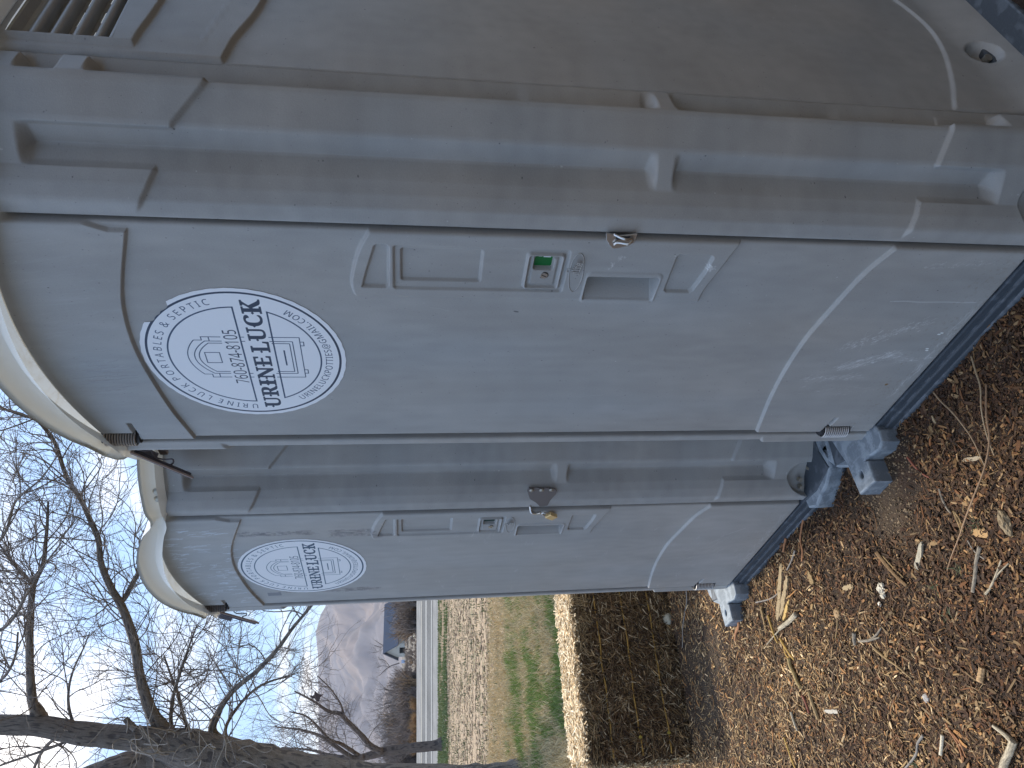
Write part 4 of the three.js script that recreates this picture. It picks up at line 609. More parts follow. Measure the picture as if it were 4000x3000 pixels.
// ---------------------------------------------------------------- single pieces lying on the ground
const mat = (r, g, b, rough = 0.85) => new THREE.MeshStandardMaterial({ color: new THREE.Color().setRGB(r, g, b), roughness: rough });
const woodTex = (() => { const n = tileNoise(181), r = mulberry(182); return dataTex(256, (u, v) => { const k = 0.72 + 0.22 * n(u * 1, v, 60) + 0.12 * n(u, v, 12) + 0.14 * (r() - 0.5); return [k, k * 0.985, k * 0.96]; }); })();
const wood = (r, g, b) => new THREE.MeshStandardMaterial({ color: new THREE.Color().setRGB(r * 1.6, g * 1.6, b * 1.6), map: rep(woodTex, 18, 1.5), roughness: 0.9 });
const pxm = (p) => Math.hypot(p.x, p.y - CAM_H, p.z) / FOC;
function piece(name, label, category, geo, m, centre, parts) { const o = tag(mesh(name, geo, m), label, category); return o; }
function stick(name, label, category, px, wpx, m, o = {}) {      // a bent round piece through points of the ground
  const pts = px.map((q) => onGround(q[0], q[1])), s = pxm(pts[0]), lift = o.lift ?? 0.004, c = smooth(pts.map((p, i) => V(p.x, hgt(p.x, p.z) + lift + wpx * s * 0.5 + (o.arch ?? 0) * Math.sin(i / Math.max(1, pts.length - 1) * Math.PI), p.z)), Math.max(8, pts.length * 6));
  const R = c.map((_, i) => wpx * s * 0.5 * (lerp(1, o.tip ?? 0.7, i / (c.length - 1)) + 0.10 * n2(i * 0.8, px[0][0])));
  const base = c[0].clone(), g = [tube(c.map((p) => p.clone().sub(base)), R, o.sides ?? 7)];
  if (o.fork) { const f = smooth(o.fork.map((q) => onGround(q[0], q[1])).map((p) => V(p.x, hgt(p.x, p.z) + lift + wpx * s * 0.4, p.z).sub(base)), 8); g.push(tube(f, f.map((_, i) => wpx * s * 0.4 * (1 - 0.4 * i / f.length)), 6)); }
  const q = piece(name, label, category, g, m); q.position.copy(base); return q;
}
function splinter(name, label, category, a, b, wpx, hpx, m) {   // a split flat piece with a frayed end
  const A = onGround(...a), B = onGround(...b), s = pxm(A), d = B.clone().sub(A), L = d.length(), nx = 14, g = new THREE.BoxGeometry(L, hpx * s, wpx * s, nx, 1, 4), p = g.attributes.position, sd = a[0];
  for (let i = 0; i < p.count; i++) { const x = p.getX(i) / L + 0.5, z = p.getZ(i), e = Math.min(x, 1 - x); p.setZ(i, z * (0.55 + 0.45 * sstep(0, 0.25, e)) + wpx * s * 0.10 * n2(x * 4, sd)); p.setX(i, p.getX(i) + L * 0.06 * n2(z / (wpx * s) * 5, sd + 3) * (x > 0.5 ? 1 : -1)); p.setY(i, p.getY(i) + hpx * s * 0.35 * n2(x * 5 + z / s * 0.3, sd + 9)); }
  g.computeVertexNormals(); const o = piece(name, label, category, g, m); const mid = A.add(B).multiplyScalar(0.5); o.position.set(mid.x, hgt(mid.x, mid.z) + hpx * s * 0.5 + 0.003, mid.z); o.rotation.set(0, Math.atan2(-d.z, d.x), 0); return o;
}
function lump(name, label, category, at_, wpx, m, o = {}) {
  const P = onGround(...at_), s = pxm(P), g = new THREE.IcosahedronGeometry(wpx * s * 0.5, o.det ?? 3), p = g.attributes.position; const f = o.rough ?? 0.18;
  for (let i = 0; i < p.count; i++) { const v = V().fromBufferAttribute(p, i), k = 1 + f * fbm3(v.x / (wpx * s) * 3 + at_[0], v.y / (wpx * s) * 3, v.z / (wpx * s) * 3, 3); p.setXYZ(i, v.x * k * (o.sx ?? 1), v.y * k * (o.sy ?? 0.6), v.z * k * (o.sz ?? 1)); }
  g.computeVertexNormals(); const q = piece(name, label, category, g, m); q.position.set(P.x, hgt(P.x, P.z) + wpx * s * 0.22 * (o.sy ?? 0.6) + 0.003, P.z); q.rotation.y = o.turn ?? 0; return q;
}
const W1 = wood(0.47, 0.36, 0.215), W2 = wood(0.36, 0.25, 0.125), grey = wood(0.28, 0.245, 0.20), pale = wood(0.46, 0.40, 0.30), orange = mat(0.36, 0.165, 0.075), brown = wood(0.20, 0.125, 0.065), red = mat(0.26, 0.09, 0.055), yellow = mat(0.44, 0.27, 0.07), ash = mat(0.25, 0.22, 0.19);
splinter('wood_splinter', 'longest pale split piece of wood in front of the far toilet ear', 'wood piece', [3051, 2206], [3036, 2420], 22, 9, W1);
splinter('wood_splinter', 'shorter pale split wood right beside the longest split piece', 'wood piece', [3083, 2254], [3056, 2402], 22, 9, W1);
splinter('wood_splinter', 'yellowish wood splinter lying next to two paler split pieces', 'wood piece', [3088, 2335], [3066, 2420], 13, 8, mat(0.55, 0.36, 0.12));
splinter('wood_splinter', 'thin dry split stem just beside the pale split pieces of wood', 'wood piece', [2968, 2364], [2992, 2470], 10, 6, W2);
splinter('wood_splinter', 'short torn chip of pale wood above the long grey twig', 'wood piece', [3160, 2235], [3182, 2282], 22, 7, W2);
stick('broken_branch', 'peeled pale branch with a knot lying on the straw', 'branch', [[3122, 2398], [3085, 2428], [3046, 2455]], 19, pale, { tip: 0.8 });
stick('pale_straw', 'thin pale stem running on from the peeled pale branch', 'stem', [[3044, 2456], [3022, 2488], [3002, 2517]], 6, pale);
stick('twig', 'thick orange brown twig standing out beside the far toilet ear', 'twig', [[2897, 2381], [2899, 2420], [2898, 2445], [2884, 2472], [2880, 2500]], 11, orange, { tip: 0.8 });
stick('twig', 'reddish twig poking out from under the skid of the far toilet', 'twig', [[3145, 2020], [3139, 2060], [3133, 2110], [3139, 2150], [3138, 2192]], 8, orange);
stick('twig', 'short reddish twig between the far skid and a longer reddish twig', 'twig', [[3079, 2102], [3074, 2130], [3068, 2155]], 10, orange);
stick('twig', 'forked grey twig leaning between the far skid and the pale wood', 'twig', [[3110, 2150], [3096, 2188], [3078, 2226]], 7, ash);
stick('twig', 'grey twig with a broken end right of the far toilet ear', 'twig', [[2954, 2353], [2990, 2343], [3020, 2330], [3034, 2318]], 6, ash);
stick('willow_shoot', 'yellow willow shoot beginning near the pale wood splinters', 'shoot', [[2995, 2405], [3012, 2448], [3034, 2500], [3040, 2512]], 9, yellow);
stick('willow_shoot', 'longest yellow willow shoot lying on the straw', 'shoot', [[3046, 2494], [3060, 2520], [3082, 2552], [3103, 2578]], 10, yellow, { fork: [[3060, 2520], [3066, 2555], [3084, 2575]] });
stick('willow_shoot', 'stout willow shoot with a red joint and greenish lower end', 'shoot', [[3084, 2570], [3090, 2602], [3108, 2635], [3120, 2662], [3136, 2686]], 15, wood(0.42, 0.31, 0.14), { tip: 0.9 });
stick('willow_shoot', 'thin yellow willow shoot at the lower edge of the straw', 'shoot', [[3066, 2880], [3082, 2930], [3104, 2985], [3118, 3010]], 8, yellow);
stick('twig', 'rusty red twig end lying over grey straw', 'twig', [[3139, 2716], [3150, 2745], [3160, 2786]], 9, red);
stick('stick', 'smooth tan stick beside the rusty red twig end', 'stick', [[3168, 2700], [3178, 2745], [3186, 2775], [3194, 2810]], 14, W2, { tip: 0.9 });
stick('stick', 'peeled grey stick in the straw at the lower picture edge', 'stick', [[3098, 2780], [3108, 2820], [3118, 2855]], 11, pale);
splinter('wood_chip', 'bright white chip of wood among grey straw', 'wood piece', [3230, 2778], [3286, 2780], 12, 8, mat(0.46, 0.42, 0.35));
lump('husk', 'crumbled white husk on the dark mulch beside a brown flat stick', 'debris', [3440, 2298], 38, mat(0.58, 0.52, 0.41), { rough: 0.9, sy: 0.45, sz: 0.8, turn: 0.6 });
lump('husk', 'small ribbed white crumb just below the larger white husk', 'debris', [3448, 2326], 22, mat(0.58, 0.52, 0.41), { rough: 0.6, sy: 0.6 });
lump('husk', 'tiny white flake below the two white husk crumbs', 'debris', [3440, 2360], 15, mat(0.74, 0.70, 0.60), { rough: 0.6, sy: 0.4 });
splinter('weathered_board', 'weathered silver slat broken across by a brown chip', 'wood piece', [3591, 2120], [3571, 2252], 21, 8, wood(0.50, 0.46, 0.37));
stick('flat_stem', 'broad brown flattened stem pointing at the white husk', 'stem', [[3425, 2160], [3470, 2212], [3510, 2252], [3549, 2290]], 15, wood(0.26, 0.165, 0.085), { tip: 0.8, sides: 4 });
stick('flat_stem', 'thinner split strand lying along the broad brown stem', 'stem', [[3442, 2170], [3480, 2208], [3532, 2256]], 6, W2, { sides: 4 });
stick('stick', 'long grey weathered stick crossed by a thin pale twig', 'stick', [[3836, 2134], [3822, 2190], [3816, 2240], [3804, 2312]], 14, grey, { tip: 0.9 });
stick('twig', 'thin pale twig crossing the long grey weathered stick', 'twig', [[3774, 2112], [3800, 2148], [3830, 2170], [3853, 2184]], 6, ash);
stick('pale_straw', 'forked pale straw opening like a V near the right mulch', 'stem', [[3856, 2320], [3872, 2302], [3895, 2258], [3918, 2188]], 9, pale, { fork: [[3872, 2302], [3905, 2245], [3945, 2200]] });
lump('bark_chunk', 'ragged grey brown chunk of bark wood at the far right of the mulch', 'wood piece', [3942, 2040], 92, wood(0.30, 0.235, 0.15), { rough: 0.5, sx: 0.9, sz: 0.42, sy: 0.35, turn: 0.5 });
splinter('wood_chip', 'flat amber wood chip beside a ragged bark chunk', 'wood piece', [3804, 2078], [3862, 2086], 26, 6, mat(0.42, 0.255, 0.11));
stick('dry_stem', 'long thin arching dry stem ending near the grey weathered stick', 'stem', [[3846, 1500], [3870, 1620], [3892, 1720], [3882, 1830], [3850, 1940], [3806, 2030], [3766, 2100], [3720, 2180], [3697, 2228]], 7, mat(0.30, 0.19, 0.11), { tip: 0.5, arch: 0.03 });
stick('dry_stem', 'second thin dry stem running alongside the skid of the near toilet', 'stem', [[3792, 1388], [3822, 1450], [3848, 1510], [3860, 1600], [3868, 1700], [3880, 1780]], 6, mat(0.38, 0.28, 0.17), { tip: 0.6, arch: 0.02 });
stick('dry_stem', 'thin dry stem slanting away from the ear of the near toilet', 'stem', [[3646, 1532], [3680, 1568], [3722, 1604], [3760, 1650], [3800, 1715], [3845, 1830]], 6, mat(0.36, 0.25, 0.15), { tip: 0.6, arch: 0.015 });
stick('twig', 'thin pinkish red twig on the bare dirt', 'twig', [[3551, 1786], [3580, 1822], [3606, 1850], [3630, 1866]], 8, red);
stick('twig', 'pale bent twig just below the pinkish red twig', 'twig', [[3664, 1908], [3674, 1950], [3690, 1985], [3706, 2006]], 9, grey);
stick('pale_straw', 'pair of dry yellow blades near the bent pale twig', 'stem', [[3714, 1996], [3728, 2030], [3742, 2060], [3748, 2085]], 9, W2, { fork: [[3714, 1996], [3738, 2030], [3754, 2080]] });
splinter('wood_chip', 'pale splintered chip of wood near the skid of the near toilet', 'wood piece', [3752, 1800], [3826, 1787], 13, 6, wood(0.56, 0.46, 0.32));
stick('stub', 'short cut stub of a branch with a pale bare side', 'branch', [[3855, 2604], [3853, 2630], [3850, 2660]], 21, wood(0.55, 0.36, 0.19), { tip: 1 });
lump('stone', 'small pale grey stone on the mulch', 'stone', [3611, 2727], 28, mat(0.40, 0.37, 0.34, 0.7), { det: 1, rough: 0.4, sy: 0.7 });
lump('stone', 'rounded cream stone at the foot of the straw bale', 'stone', [2618, 2418], 46, mat(0.40, 0.37, 0.29), { rough: 0.2, sy: 0.8 });
stick('bone_stick', 'smooth bone white stick near the lower right of the mulch', 'stick', [[3691, 2870], [3692, 2905], [3690, 2947]], 12, mat(0.64, 0.56, 0.42), { tip: 0.9 });
stick('pale_straw', 'long tan stem with a dark shadowed side on red mulch', 'stem', [[3421, 2533], [3470, 2570], [3515, 2604], [3557, 2650]], 10, W2, { tip: 0.5 });
stick('stick', 'bleached forked branch at the lower right corner', 'branch', [[3980, 2890], [3962, 2935], [3946, 2970], [3932, 3010]], 24, pale, { tip: 1, fork: [[3975, 2900], [3950, 2870], [3906, 2832]] });
stick('twig', 'curved reddish tan twig near the bone white stick', 'twig', [[3698, 2826], [3716, 2858], [3742, 2900], [3760, 2940], [3771, 2978]], 8, orange, { fork: [[3716, 2858], [3750, 2900], [3780, 2960]] });
stick('twig', 'spotted grey white twig near a green sprout', 'twig', [[3607, 2872], [3588, 2905], [3586, 2940], [3565, 2975], [3540, 3005]], 9, ash);
lump('knob', 'round tan knob of wood with a dry stalk below it', 'wood piece', [3270, 2398], 38, mat(0.34, 0.22, 0.11), { rough: 0.35, sy: 0.55 });
stick('dry_stem', 'short dry stalk hanging from the round tan knob', 'stem', [[3270, 2410], [3271, 2450], [3270, 2498]], 7, W2);
stick('driftwood', 'grey broken piece of driftwood beside silvery straw', 'wood piece', [[3346, 2470], [3345, 2500], [3348, 2520]], 17, grey, { tip: 0.6 });
stick('driftwood', 'grey split prong lying across from the grey driftwood piece', 'wood piece', [[3362, 2504], [3395, 2502], [3438, 2490]], 11, grey, { tip: 0.5, fork: [[3400, 2502], [3425, 2480], [3445, 2452]] });
stick('twig', 'long thin silvery twig on the bare strip before the bale', 'twig', [[2678, 2308], [2680, 2350], [2677, 2400], [2670, 2450], [2664, 2530]], 5, ash);
splinter('wood_chip', 'tan torn chip of wood lying near the white husk', 'wood piece', [3300, 2300], [3340, 2288], 16, 6, W1);
const sproutMat = new THREE.MeshPhysicalMaterial({ color: new THREE.Color().setRGB(0.05, 0.085, 0.025), roughness: 0.7, transmission: 0.2, thickness: 0, side: THREE.DoubleSide });
[[3735, 2228, 'dark green grass sprout left of the long grey stick'], [3652, 2298, 'small grass sprout under a curled pale straw'], [3692, 2400, 'spiky grass sprout between red brown chips'], [3582, 2985, 'green sprout at the lower edge by the spotted twig'], [3812, 2050, 'dark green sprout beside the flat amber chip']].forEach(([x, y, lb], i) => {
  const P = onGround(x, y), bl = []; for (let k = 0; k < 13; k++) { const b = blade.clone(), h = rr(0.012, 0.034); b.scale(rr(0.0018, 0.003), h, h * 1.6); b.rotateX(rr(0.2, 0.8)); b.rotateY(rnd() * 6.3); b.translate(rr(-0.006, 0.006), 0, rr(-0.006, 0.006)); bl.push(b); }
  const o = tag(mesh('grass_sprout', bl, sproutMat), lb, 'grass'); o.position.set(P.x, hgt(P.x, P.z), P.z); o.userData.kind = undefined; delete o.userData.kind;
});

// ---------------------------------------------------------------- trees
const barkTex = (() => { const n = tileNoise(191), r = mulberry(192); return dataTex(512, (u, v) => { const f = n(u, v * 1, 40) , k = clamp(0.5 + 0.35 * n(u, v, 12) + 0.3 * f + 0.2 * (r() - 0.5)), d = sstep(0.15, 0.5, n(u, v + 0.5, 9)); return [toS(lerp(0.25, 0.46, k) * (1 - 0.5 * d)), toS(lerp(0.205, 0.385, k) * (1 - 0.5 * d)), toS(lerp(0.17, 0.325, k) * (1 - 0.46 * d))]; }); })();
const bark = new THREE.MeshStandardMaterial({ map: rep(barkTex, 1.4, 0.8), roughness: 0.95, bumpMap: rep(soilBump, 3, 1.2), bumpScale: 0.02 }), barkFar = new THREE.MeshStandardMaterial({ map: rep(barkTex, 1, 0.5), color: new THREE.Color().setRGB(0.38, 0.36, 0.36), roughness: 1 }), twigMat = new THREE.MeshStandardMaterial({ color: new THREE.Color().setRGB(0.20, 0.165, 0.145), roughness: 0.9 }), twigFar = new THREE.MeshStandardMaterial({ color: new THREE.Color().setRGB(0.15, 0.125, 0.115), roughness: 0.9 });
function limbPath(px, d0, d1) { const pts = px.map((q, i) => at(q[0], q[1], lerp(d0, d1, i / (px.length - 1)))); const n = px.length * 5, c = smooth(pts, n), R = []; for (let i = 0; i <= n; i++) { const t = i / n * (px.length - 1), k = Math.min(px.length - 2, Math.floor(t)), w = lerp(px[k][2], px[k + 1][2], t - k), d = lerp(d0, d1, i / n); R.push(w * 0.5 * d / FOC * (1 + 0.07 * n2(i * 0.5, px[0][0]))); } return [c, R]; }
function grow(list, o, dir, len, r0, level, curl, seg, rise) {       // one wandering twig; returns its points
  const P = [o.clone()], d = dir.clone(), st = len / seg, ph = rnd() * 50; const ax = V(rr(-1, 1), rr(-1, 1), rr(-1, 1)).normalize();
  for (let i = 1; i <= seg; i++) { const t = i / seg; d.applyAxisAngle(ax, curl * (0.75 * Math.sin(ph + t * 6) + 0.22 * rr(-1, 1))); d.x += curl * 0.16 * rr(-1, 1); d.z += curl * 0.16 * rr(-1, 1); d.y += rise * 0.12; d.normalize(); P.push(P[i - 1].clone().addScaledVector(d, st)); }
  list.push(tube(P, P.map((_, i) => r0 * (1 - 0.72 * i / seg)), level === 1 ? 5 : level === 2 ? 4 : 3, false)); return P;
}
function crown(list, c, R, n, k, from = 0.1, bias = V(0, 0.25, 0), lv = 3) { // twigs on twigs along a limb
  for (let i = 0; i < n; i++) {
    const t = lerp(from, 1, (i + rnd()) / n), j = Math.min(c.length - 2, Math.floor(t * (c.length - 1))), tan = c[j + 1].clone().sub(c[j]).normalize(), d = V(rr(-1, 1), rr(-1, 1), rr(-1, 1)).addScaledVector(tan, 0.55).add(bias).normalize(), L = k * rr(0.35, 1.15) * (1 - 0.25 * t);
    const a = grow(list, c[j], d, L, Math.min(R[j] * 0.5, k * 0.0058), 1, 0.38, 11, 0.35);
    const m = 4 + Math.floor(L / k * 6);
    for (let q = 0; q < m; q++) { const s = 2 + Math.floor(rnd() * 9), e = a[s + 0].clone().sub(a[s - 1]).normalize().add(V(rr(-1, 1), rr(-1, 1), rr(-1, 1)).multiplyScalar(0.9)).normalize(); const b = grow(list, a[s], e, L * rr(0.25, 0.75), k * 0.0026, 2, 0.5, 7, 0.1); if (lv > 2) for (let w = 0; w < 2; w++) { const s2 = 1 + Math.floor(rnd() * 6), e2 = b[s2].clone().sub(b[s2 - 1]).normalize().add(V(rr(-1, 1), rr(-1, 1), rr(-1, 1)).multiplyScalar(1.0)).normalize(); grow(list, b[s2], e2, L * rr(0.08, 0.26), k * 0.0018, 3, 0.6, 5, -0.05); } }
  }
}
function tree(name, label, trunks, limbs, opt) {
  const o = top(name, label, 'tree'), tw = []; let base;
  for (const [px, d0, d1] of trunks) { const [c, R] = limbPath(px, d0, d1); base ??= c[0]; mesh('trunk', tube(c, R, 14), opt.bark, o); if (opt.trunkTwigs) crown(tw, c, R, opt.trunkTwigs, opt.k * 0.8, 0.25); }
  for (const [px, d0, d1, n, kk] of limbs) { const [c, R] = limbPath(px, d0, d1); mesh('limb', tube(c, R, 9), opt.bark, o); crown(tw, c, R, n, opt.k * (kk ?? 1), 0.12, opt.bias); }
  if (opt.shoots) { const sh = []; const [c, R] = limbPath(...trunks[0]); for (let i = 0; i < opt.shoots; i++) { const j = Math.floor(lerp(0.40, 0.66, rnd()) * c.length), out = V(rr(-0.2, 1), rr(-0.6, 0.6), rr(0.1, 1)).normalize(); grow(sh, c[j].clone().addScaledVector(out, R[j] * 0.9), out.clone().add(V(rr(-1, 1), rr(-0.8, 1), rr(-0.4, 0.6))).normalize(), rr(0.4, 1.2), 0.0085, 1, 0.62, 16, 0.15); } mesh('shoots', sh, opt.shootMat, o, 'pale curly shoots hugging the trunk').userData.kind = 'stuff'; }
  const t = mesh('twigs', tw, opt.twig, o); t.userData.kind = 'stuff'; return o;
}
tree('willow_tree', 'big bare curly-branched tree leaning in from the left edge above the bale', [
  [[[2060, 3075, 230], [1960, 3085, 190], [1800, 3090, 190], [1482, 3085, 190], [1193, 3046, 188], [1000, 3003, 186], [850, 2965, 176], [720, 2925, 150], [574, 2890, 98], [430, 2876, 90], [300, 2862, 85], [160, 2836, 76], [0, 2830, 76], [-200, 2815, 66]], 9.0, 7.6],
  [[[860, 2980, 150], [700, 2968, 120], [560, 2975, 100], [458, 2998, 96], [300, 3060, 90], [100, 3140, 80]], 8.6, 7.9]], [
  [[[160, 2812, 58], [140, 2770, 46], [128, 2745, 36], [118, 2634, 31], [116, 2489, 27], [120, 2393, 25], [128, 2296, 22], [140, 2263, 20], [169, 2200, 17], [178, 2120, 14], [184, 2056, 12], [188, 1960, 8]], 7.9, 7.0, 30],
  [[[128, 2285, 14], [90, 2245, 11], [48, 2200, 9], [0, 2130, 7], [-60, 2050, 5]], 7.3, 7.0, 12],
  [[[690, 2900, 70], [641, 2851, 60], [598, 2793, 48], [569, 2721, 42], [545, 2634, 38], [526, 2513, 35], [492, 2407, 33], [468, 2354, 30], [434, 2296, 26], [395, 2200, 23], [384, 2106, 21], [353, 2033, 20], [316, 1952, 18], [271, 1884, 17], [246, 1825, 16], [217, 1735, 15], [181, 1681, 14], [140, 1640, 13], [81, 1620, 11], [0, 1590, 9], [-80, 1540, 6]], 8.4, 6.4, 64],
  [[[468, 2354, 24], [485, 2338, 22], [520, 2275, 19], [554, 2214, 16], [600, 2140, 12], [640, 2080, 8]], 7.7, 7.9, 14],
  [[[860, 2900, 44], [829, 2851, 32], [849, 2793, 27], [868, 2754, 24], [916, 2692, 21], [1000, 2624, 18], [1082, 2537, 16], [1145, 2451, 13], [1207, 2378, 11], [1245, 2330, 9], [1290, 2270, 6]], 8.6, 8.0, 26],
  [[[700, 2880, 24], [670, 2836, 16], [675, 2730, 14], [694, 2658, 13], [714, 2595, 11], [740, 2520, 8], [770, 2440, 6]], 8.5, 8.1, 18],
  [[[760, 2890, 22], [738, 2851, 15], [714, 2788, 13], [694, 2706, 12], [668, 2640, 9], [640, 2560, 6]], 8.5, 8.6, 16],
  [[[290, 2860, 16], [275, 2885, 13], [193, 2923, 11], [82, 2962, 9], [0, 2991, 8], [-60, 3020, 6]], 8.0, 7.8, 9],
  [[[300, 2840, 16], [284, 2817, 12], [268, 2754, 11], [270, 2682, 9], [289, 2610, 8], [328, 2528, 6], [350, 2470, 4]], 8.0, 7.7, 10],
  [[[900, 2930, 24], [880, 2850, 14], [930, 2760, 12], [1000, 2690, 10], [1060, 2660, 8], [1140, 2640, 5]], 8.7, 9.2, 18],
  [[[530, 2850, 26], [505, 2825, 25], [493, 2812, 24], [488, 2806, 21]], 8.0, 8.0, 1, 0.2],
  [[[240, 2870, 12], [190, 2905, 14], [150, 2960, 12], [130, 3010, 11]], 8.1, 8.3, 4],
  [[[-80, 2500, 16], [30, 2440, 12], [100, 2330, 10], [150, 2240, 8], [240, 2120, 6]], 6.8, 6.5, 16, 0.9], [[[-80, 2200, 14], [20, 2080, 11], [60, 1960, 9], [160, 1870, 7], [230, 1770, 5]], 6.6, 6.2, 16, 0.9], [[[-80, 2720, 14], [20, 2640, 11], [60, 2560, 9], [70, 2470, 7]], 7.0, 6.9, 12, 0.9],
], { bark, twig: twigMat, k: 1.35, trunkTwigs: 8, bias: V(0.25, 0.12, 0.1), shoots: 44, shootMat: mat(0.36, 0.30, 0.245) });
// tangle of stems hugging the big trunk belongs to it as well
tree('bare_tree', 'dark bare tree with forked trunk standing at the roadside', [[[[1728, 2905, 52], [1700, 2912, 40], [1603, 2922, 36], [1530, 2932, 36], [1482, 2940, 36], [1430, 2955, 28], [1360, 2968, 22], [1300, 2985, 16]], 28.5, 28]], [
  [[[1490, 2936, 26], [1448, 2914, 24], [1415, 2875, 20], [1357, 2817, 18], [1328, 2788, 17], [1284, 2779, 13], [1227, 2740, 9], [1150, 2700, 6]], 28, 27, 20], [[[1420, 2955, 22], [1386, 2962, 20], [1309, 2914, 16], [1251, 2875, 12], [1170, 2850, 8], [1080, 2840, 5]], 28, 27.5, 18],
  [[[1400, 2950, 16], [1330, 2905, 14], [1290, 2890, 10], [1200, 2800, 7], [1130, 2780, 4]], 28, 26, 14], [[[1360, 2960, 16], [1290, 2950, 12], [1210, 2930, 8], [1100, 2920, 5]], 28, 29, 12], [[[1300, 2975, 12], [1200, 2990, 8], [1100, 2985, 5]], 28, 28, 10], [[[1345, 2803, 10], [1330, 2750, 7], [1290, 2690, 5], [1240, 2640, 4]], 27.5, 27, 8]], { bark: barkFar, twig: twigFar, k: 2.6, bias: V(0.1, 0.35, 0) });
[[1618, 2731, 1500, 2750, 66, 'leaning dark bare tree on the far road edge left of the barn'], [1622, 2831, 1498, 2832, 68, 'upright dark bare tree with twin stems across the road'], [1622, 2846, 1490, 2890, 70, 'bare tree leaning left beside the twin-stemmed tree across the road'], [1618, 2694, 1560, 2672, 72, 'short dark bare tree nearest the barn across the road'], [1560, 2590, 1480, 2640, 165, 'spreading dark tree just left of the barn gable'], [1545, 2535, 1462, 2500, 195, 'bare tree behind the ridge of the barn'], [1625, 2960, 1500, 2985, 66, 'dark bare tree across the road close to the left picture edge'], [1622, 2775, 1530, 2768, 64, 'slim grey bare tree across the road between two darker trees']].forEach(([x0, y0, x1, y1, d, lb]) => {
  const f = 66 / d, m = [(x0 + x1) / 2, (y0 * 0.7 + y1 * 0.3)], mid = [lerp(x0, x1, 0.45), lerp(y0, y1, 0.35)];
  tree('bare_tree', lb, [[[[x0, y0, 11 * f], [m[0], m[1], 9 * f], [x1, y1, 4 * f]], d, d]], [[[[...mid, 6 * f], [lerp(x0, x1, 0.75), y0 + 26 * f, 4 * f], [x1 - 6, y0 + 44 * f, 2]], d, d + 1, 12], [[[...mid, 6 * f], [lerp(x0, x1, 0.7), y0 - 22 * f, 4 * f], [x1, y0 - 40 * f, 2]], d, d - 1, 12]], { bark: barkFar, twig: twigFar, k: 2.6, trunkTwigs: 12, bias: V(0, 0.5, 0) });
});
{ // shrivelled leaf caught in the twigs above the hills
  const c = at(1238, 2721, 20), s = 20 / FOC, g = plate([[-26, 12], [-16, 6], [-8, 10], [-3, 24], [5, 10], [14, 4], [24, 2], [12, -4], [4, -18], [-4, -16], [-9, -3], [-18, -2]].map((p) => [p[0] * s, p[1] * s]), 0.02, 0.008); const o = tag(mesh('dead_leaf', g, mat(0.05, 0.035, 0.035)), 'dark shrivelled leaf caught in bare twigs against the sky above the hills', 'leaf'); o.position.copy(c); o.rotation.z = -Math.PI / 2 + 0.2;
}

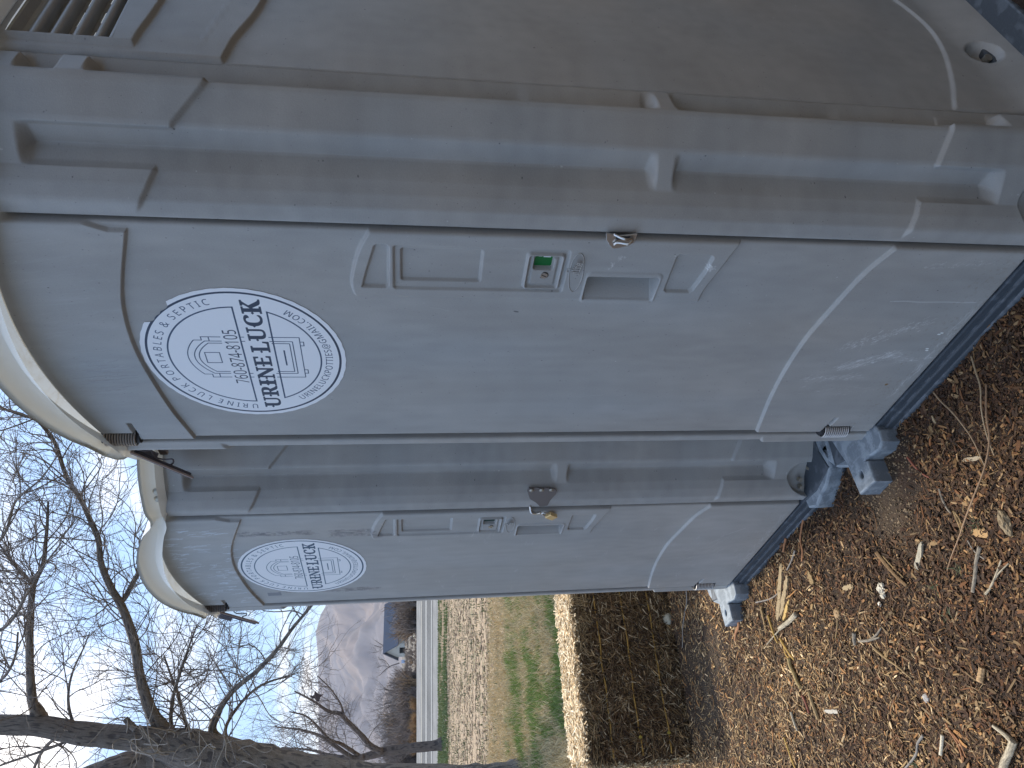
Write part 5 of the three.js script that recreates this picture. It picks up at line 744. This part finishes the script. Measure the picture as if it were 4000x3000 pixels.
// ---------------------------------------------------------------- beyond the road: thicket, barn, a house, wires
{
  const st = []; const r = mulberry(210); for (let k = 0; k < 20; k++) { const h = 0.55 + 0.45 * r(), a = r() * 6.3, l = 0.10 + 0.30 * r(); const P = []; for (let q = 0; q <= 4; q++) { const t = q / 4; P.push(V(Math.cos(a) * l * t * t + 0.12 * (r() - 0.5) * t + 0.2 * (k / 20 - 0.5), h * t, Math.sin(a) * l * t * t + 0.12 * (r() - 0.5) * t)); } st.push(tube(P, P.map((_, i) => 0.012 * (1 - 0.2 * i)), 3, false)); for (let b = 0; b < 3; b++) { const s = P[1 + Math.floor(r() * 3)], e = V(r() - 0.5, 0.7, r() - 0.5).multiplyScalar(0.35).add(s); st.push(tube([s, s.clone().lerp(e, 0.5).add(V(0.03, 0, 0.02)), e], [0.007, 0.005, 0.002], 3, false)); } }
  const clump = merge(st), brushMat = new THREE.MeshStandardMaterial({ color: 0xffffff, roughness: 1 });
  scatter('thicket', 'brown leafless thicket filling the rough ground beyond the road', 'bushes', clump, brushMat, 9000, (o, c) => { const z = -lerp(56, 150, Math.pow(rnd(), 1.2)), x = rr(-0.70, 0.15) * -z; const barn = z < -62 && x > -0.46 * -z && x < -0.2 * -z; const clear = Math.abs(x / -z + 0.373) < 0.030; if (barn && x < -0.33 * -z && rnd() < 0.6) return false; const h = rr(1.2, 4.2) * (barn ? (x < -0.33 * -z ? 0.22 : 0.5) : 1) * (0.7 + 0.5 * fbm2(x * 0.04, z * 0.04)); const hh = clear ? rr(0.3, 0.75) * Math.min(1, -z / 90) : h; o.position.set(x, hgt(x, z) - 0.1, z); o.rotation.y = rnd() * 6; o.scale.set(hh * 1.5, hh, hh * 1.5); const q = rr(0.6, 1.2), w = rnd() < 0.10; c.setRGB((w ? 0.32 : 0.26) * q, (w ? 0.21 : 0.205) * q, (w ? 0.12 : 0.17) * q); });
  scatter('roadside_weeds', 'orange brown dead weeds along the far road edge', 'weeds', clump, brushMat, 500, (o, c) => { const z = -rr(53, 56.5), x = rr(-0.65, 0.1) * -z; if (fbm2(x * 0.12, 3, 2) < -0.05) return false; const h = rr(0.35, 0.9); o.position.set(x, hgt(x, z) - 0.05, z); o.rotation.y = rnd() * 6; o.scale.set(h * 1.5, h, h * 1.5); const q = rr(0.6, 1.2); c.setRGB(0.34 * q, 0.205 * q, 0.095 * q); });
  const D = 180, pk = at(1497, 2550, D), b0 = at(1582, 2512, D), b1 = at(1582, 2568, D), e0 = at(1551, 2512, D), e1 = at(1543, 2572, D);
  const barn = top('barn', 'long low barn with dark roof and cream gable end beyond the road', 'barn'), cx = (b0.x + b1.x) / 2, w = Math.abs(b0.x - b1.x) * 1.2, wallH = e0.y - b0.y, ridgeH = pk.y - b0.y, LN = 17;
  barn.position.set(cx, b0.y - 0.6, b0.z); barn.rotation.y = -0.42;
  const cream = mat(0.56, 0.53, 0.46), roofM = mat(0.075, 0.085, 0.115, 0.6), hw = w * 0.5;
  const gable = plate([[-hw, 0], [-hw, wallH + 0.6], [0, ridgeH + 0.45], [hw, wallH + 0.6], [hw, 0], [hw * 0.45, 0], [hw * 0.45, wallH * 1.0], [-hw * 0.45, wallH * 1.0], [-hw * 0.45, 0]], 0.2, 0); gable.translate(0, 0, -0.2);
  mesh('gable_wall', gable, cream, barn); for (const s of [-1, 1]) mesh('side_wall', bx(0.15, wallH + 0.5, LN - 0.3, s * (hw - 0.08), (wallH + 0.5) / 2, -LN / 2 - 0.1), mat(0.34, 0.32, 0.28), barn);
  mesh('doorway', bx(hw * 0.9, wallH, 0.1, 0, wallH / 2, -2.2), mat(0.02, 0.02, 0.024), barn);
  const rl = Math.hypot(hw + 0.5, ridgeH - wallH + 0.3), ra = Math.atan2(ridgeH - wallH - 0.1, hw + 0.1); for (const s of [-1, 1]) { const g = bx(rl, 0.14, LN + 0.9, s * rl / 2, 0, -LN / 2 + 0.35); g.rotateZ(-s * ra); g.translate(0, ridgeH + 0.62, 0); mesh('roof', g, roofM, barn); }
  const tub = (() => { const g = new THREE.CylinderGeometry(0.38, 0.34, 0.8, 16); return tag(mesh('barrel', g, mat(0.42, 0.52, 0.70)), 'small pale blue barrel standing left of the barn gable', 'barrel'); })(); tub.position.copy(at(1575, 2584, 160));
  const h2 = top('far_house', 'white gabled house partly hidden by trunks at the left picture edge', 'house'); h2.position.copy(at(1585, 2972, 170)); h2.rotation.y = 0.5; mesh('wall', bx(3.2, 3.2, 5, 0, 1.4, -2.5), mat(0.62, 0.60, 0.55), h2); const rf = new THREE.CylinderGeometry(2.3, 2.3, 5.4, 3, 1); rf.rotateX(Math.PI / 2); rf.scale(1, 0.55, 1); rf.translate(0, 3.45, -2.5); mesh('roof', rf, mat(0.60, 0.61, 0.66), h2); mesh('window', bx(0.8, 1, 0.1, 0.3, 1.6, 0.03), mat(0.06, 0.07, 0.09), h2);
  const wireM = mat(0.10, 0.11, 0.13);
  ['highest', 'second', 'third', 'lowest'].forEach((nm, i) => { const o = i * 20; const P = [[560 + o * 1.2, 1500], [416 + o, 1744], [353 + o, 2033], [265 + o * 1.1, 2290], [150 + o * 1.25, 2560], [10 + o * 1.4, 2850], [-150 + o * 1.5, 3150]].map((q, k) => at(q[0], q[1], lerp(34, 20, k / 6))); const c = smooth(P, 40), b = c[0].clone(); const wr = tag(mesh('overhead_wire', tube(c.map((p) => p.clone().sub(b)), 0.007, 5), wireM), nm + ' of four overhead wires crossing the sky behind the branches', 'wire'); wr.position.copy(b); });
}
{ // a weathered board shed to the right, outside the frame: it keeps the sky off the right-hand faces of both toilets
  const shed = top('shed', 'weathered grey board shed standing to the right, outside the frame', 'shed'); const P = inA(2.6, 0, 1.2); shed.position.copy(P); shed.rotation.y = toiletA.rotation.y;
  const board = new THREE.BoxGeometry(0.024, 3.0, 0.145), bm = [wood(0.24, 0.215, 0.185), wood(0.20, 0.18, 0.155), wood(0.27, 0.235, 0.20)];
  for (let k = 0; k < 44; k++) { const b = mesh('board', board, bm[k % 3], shed); b.position.set(0.003 * (k % 2), 1.5, 2.2 - k * 0.15); }
  mesh('back_wall', bx(2.0, 2.95, 6.6, 1.05, 1.475, -1.0), bm[1], shed); const rf = mesh('roof', bx(2.6, 0.08, 7.0, 0.95, 3.1, -1.0), mat(0.09, 0.085, 0.08), shed); rf.rotation.z = 0.05;
}
renderer.render(scene, camera);
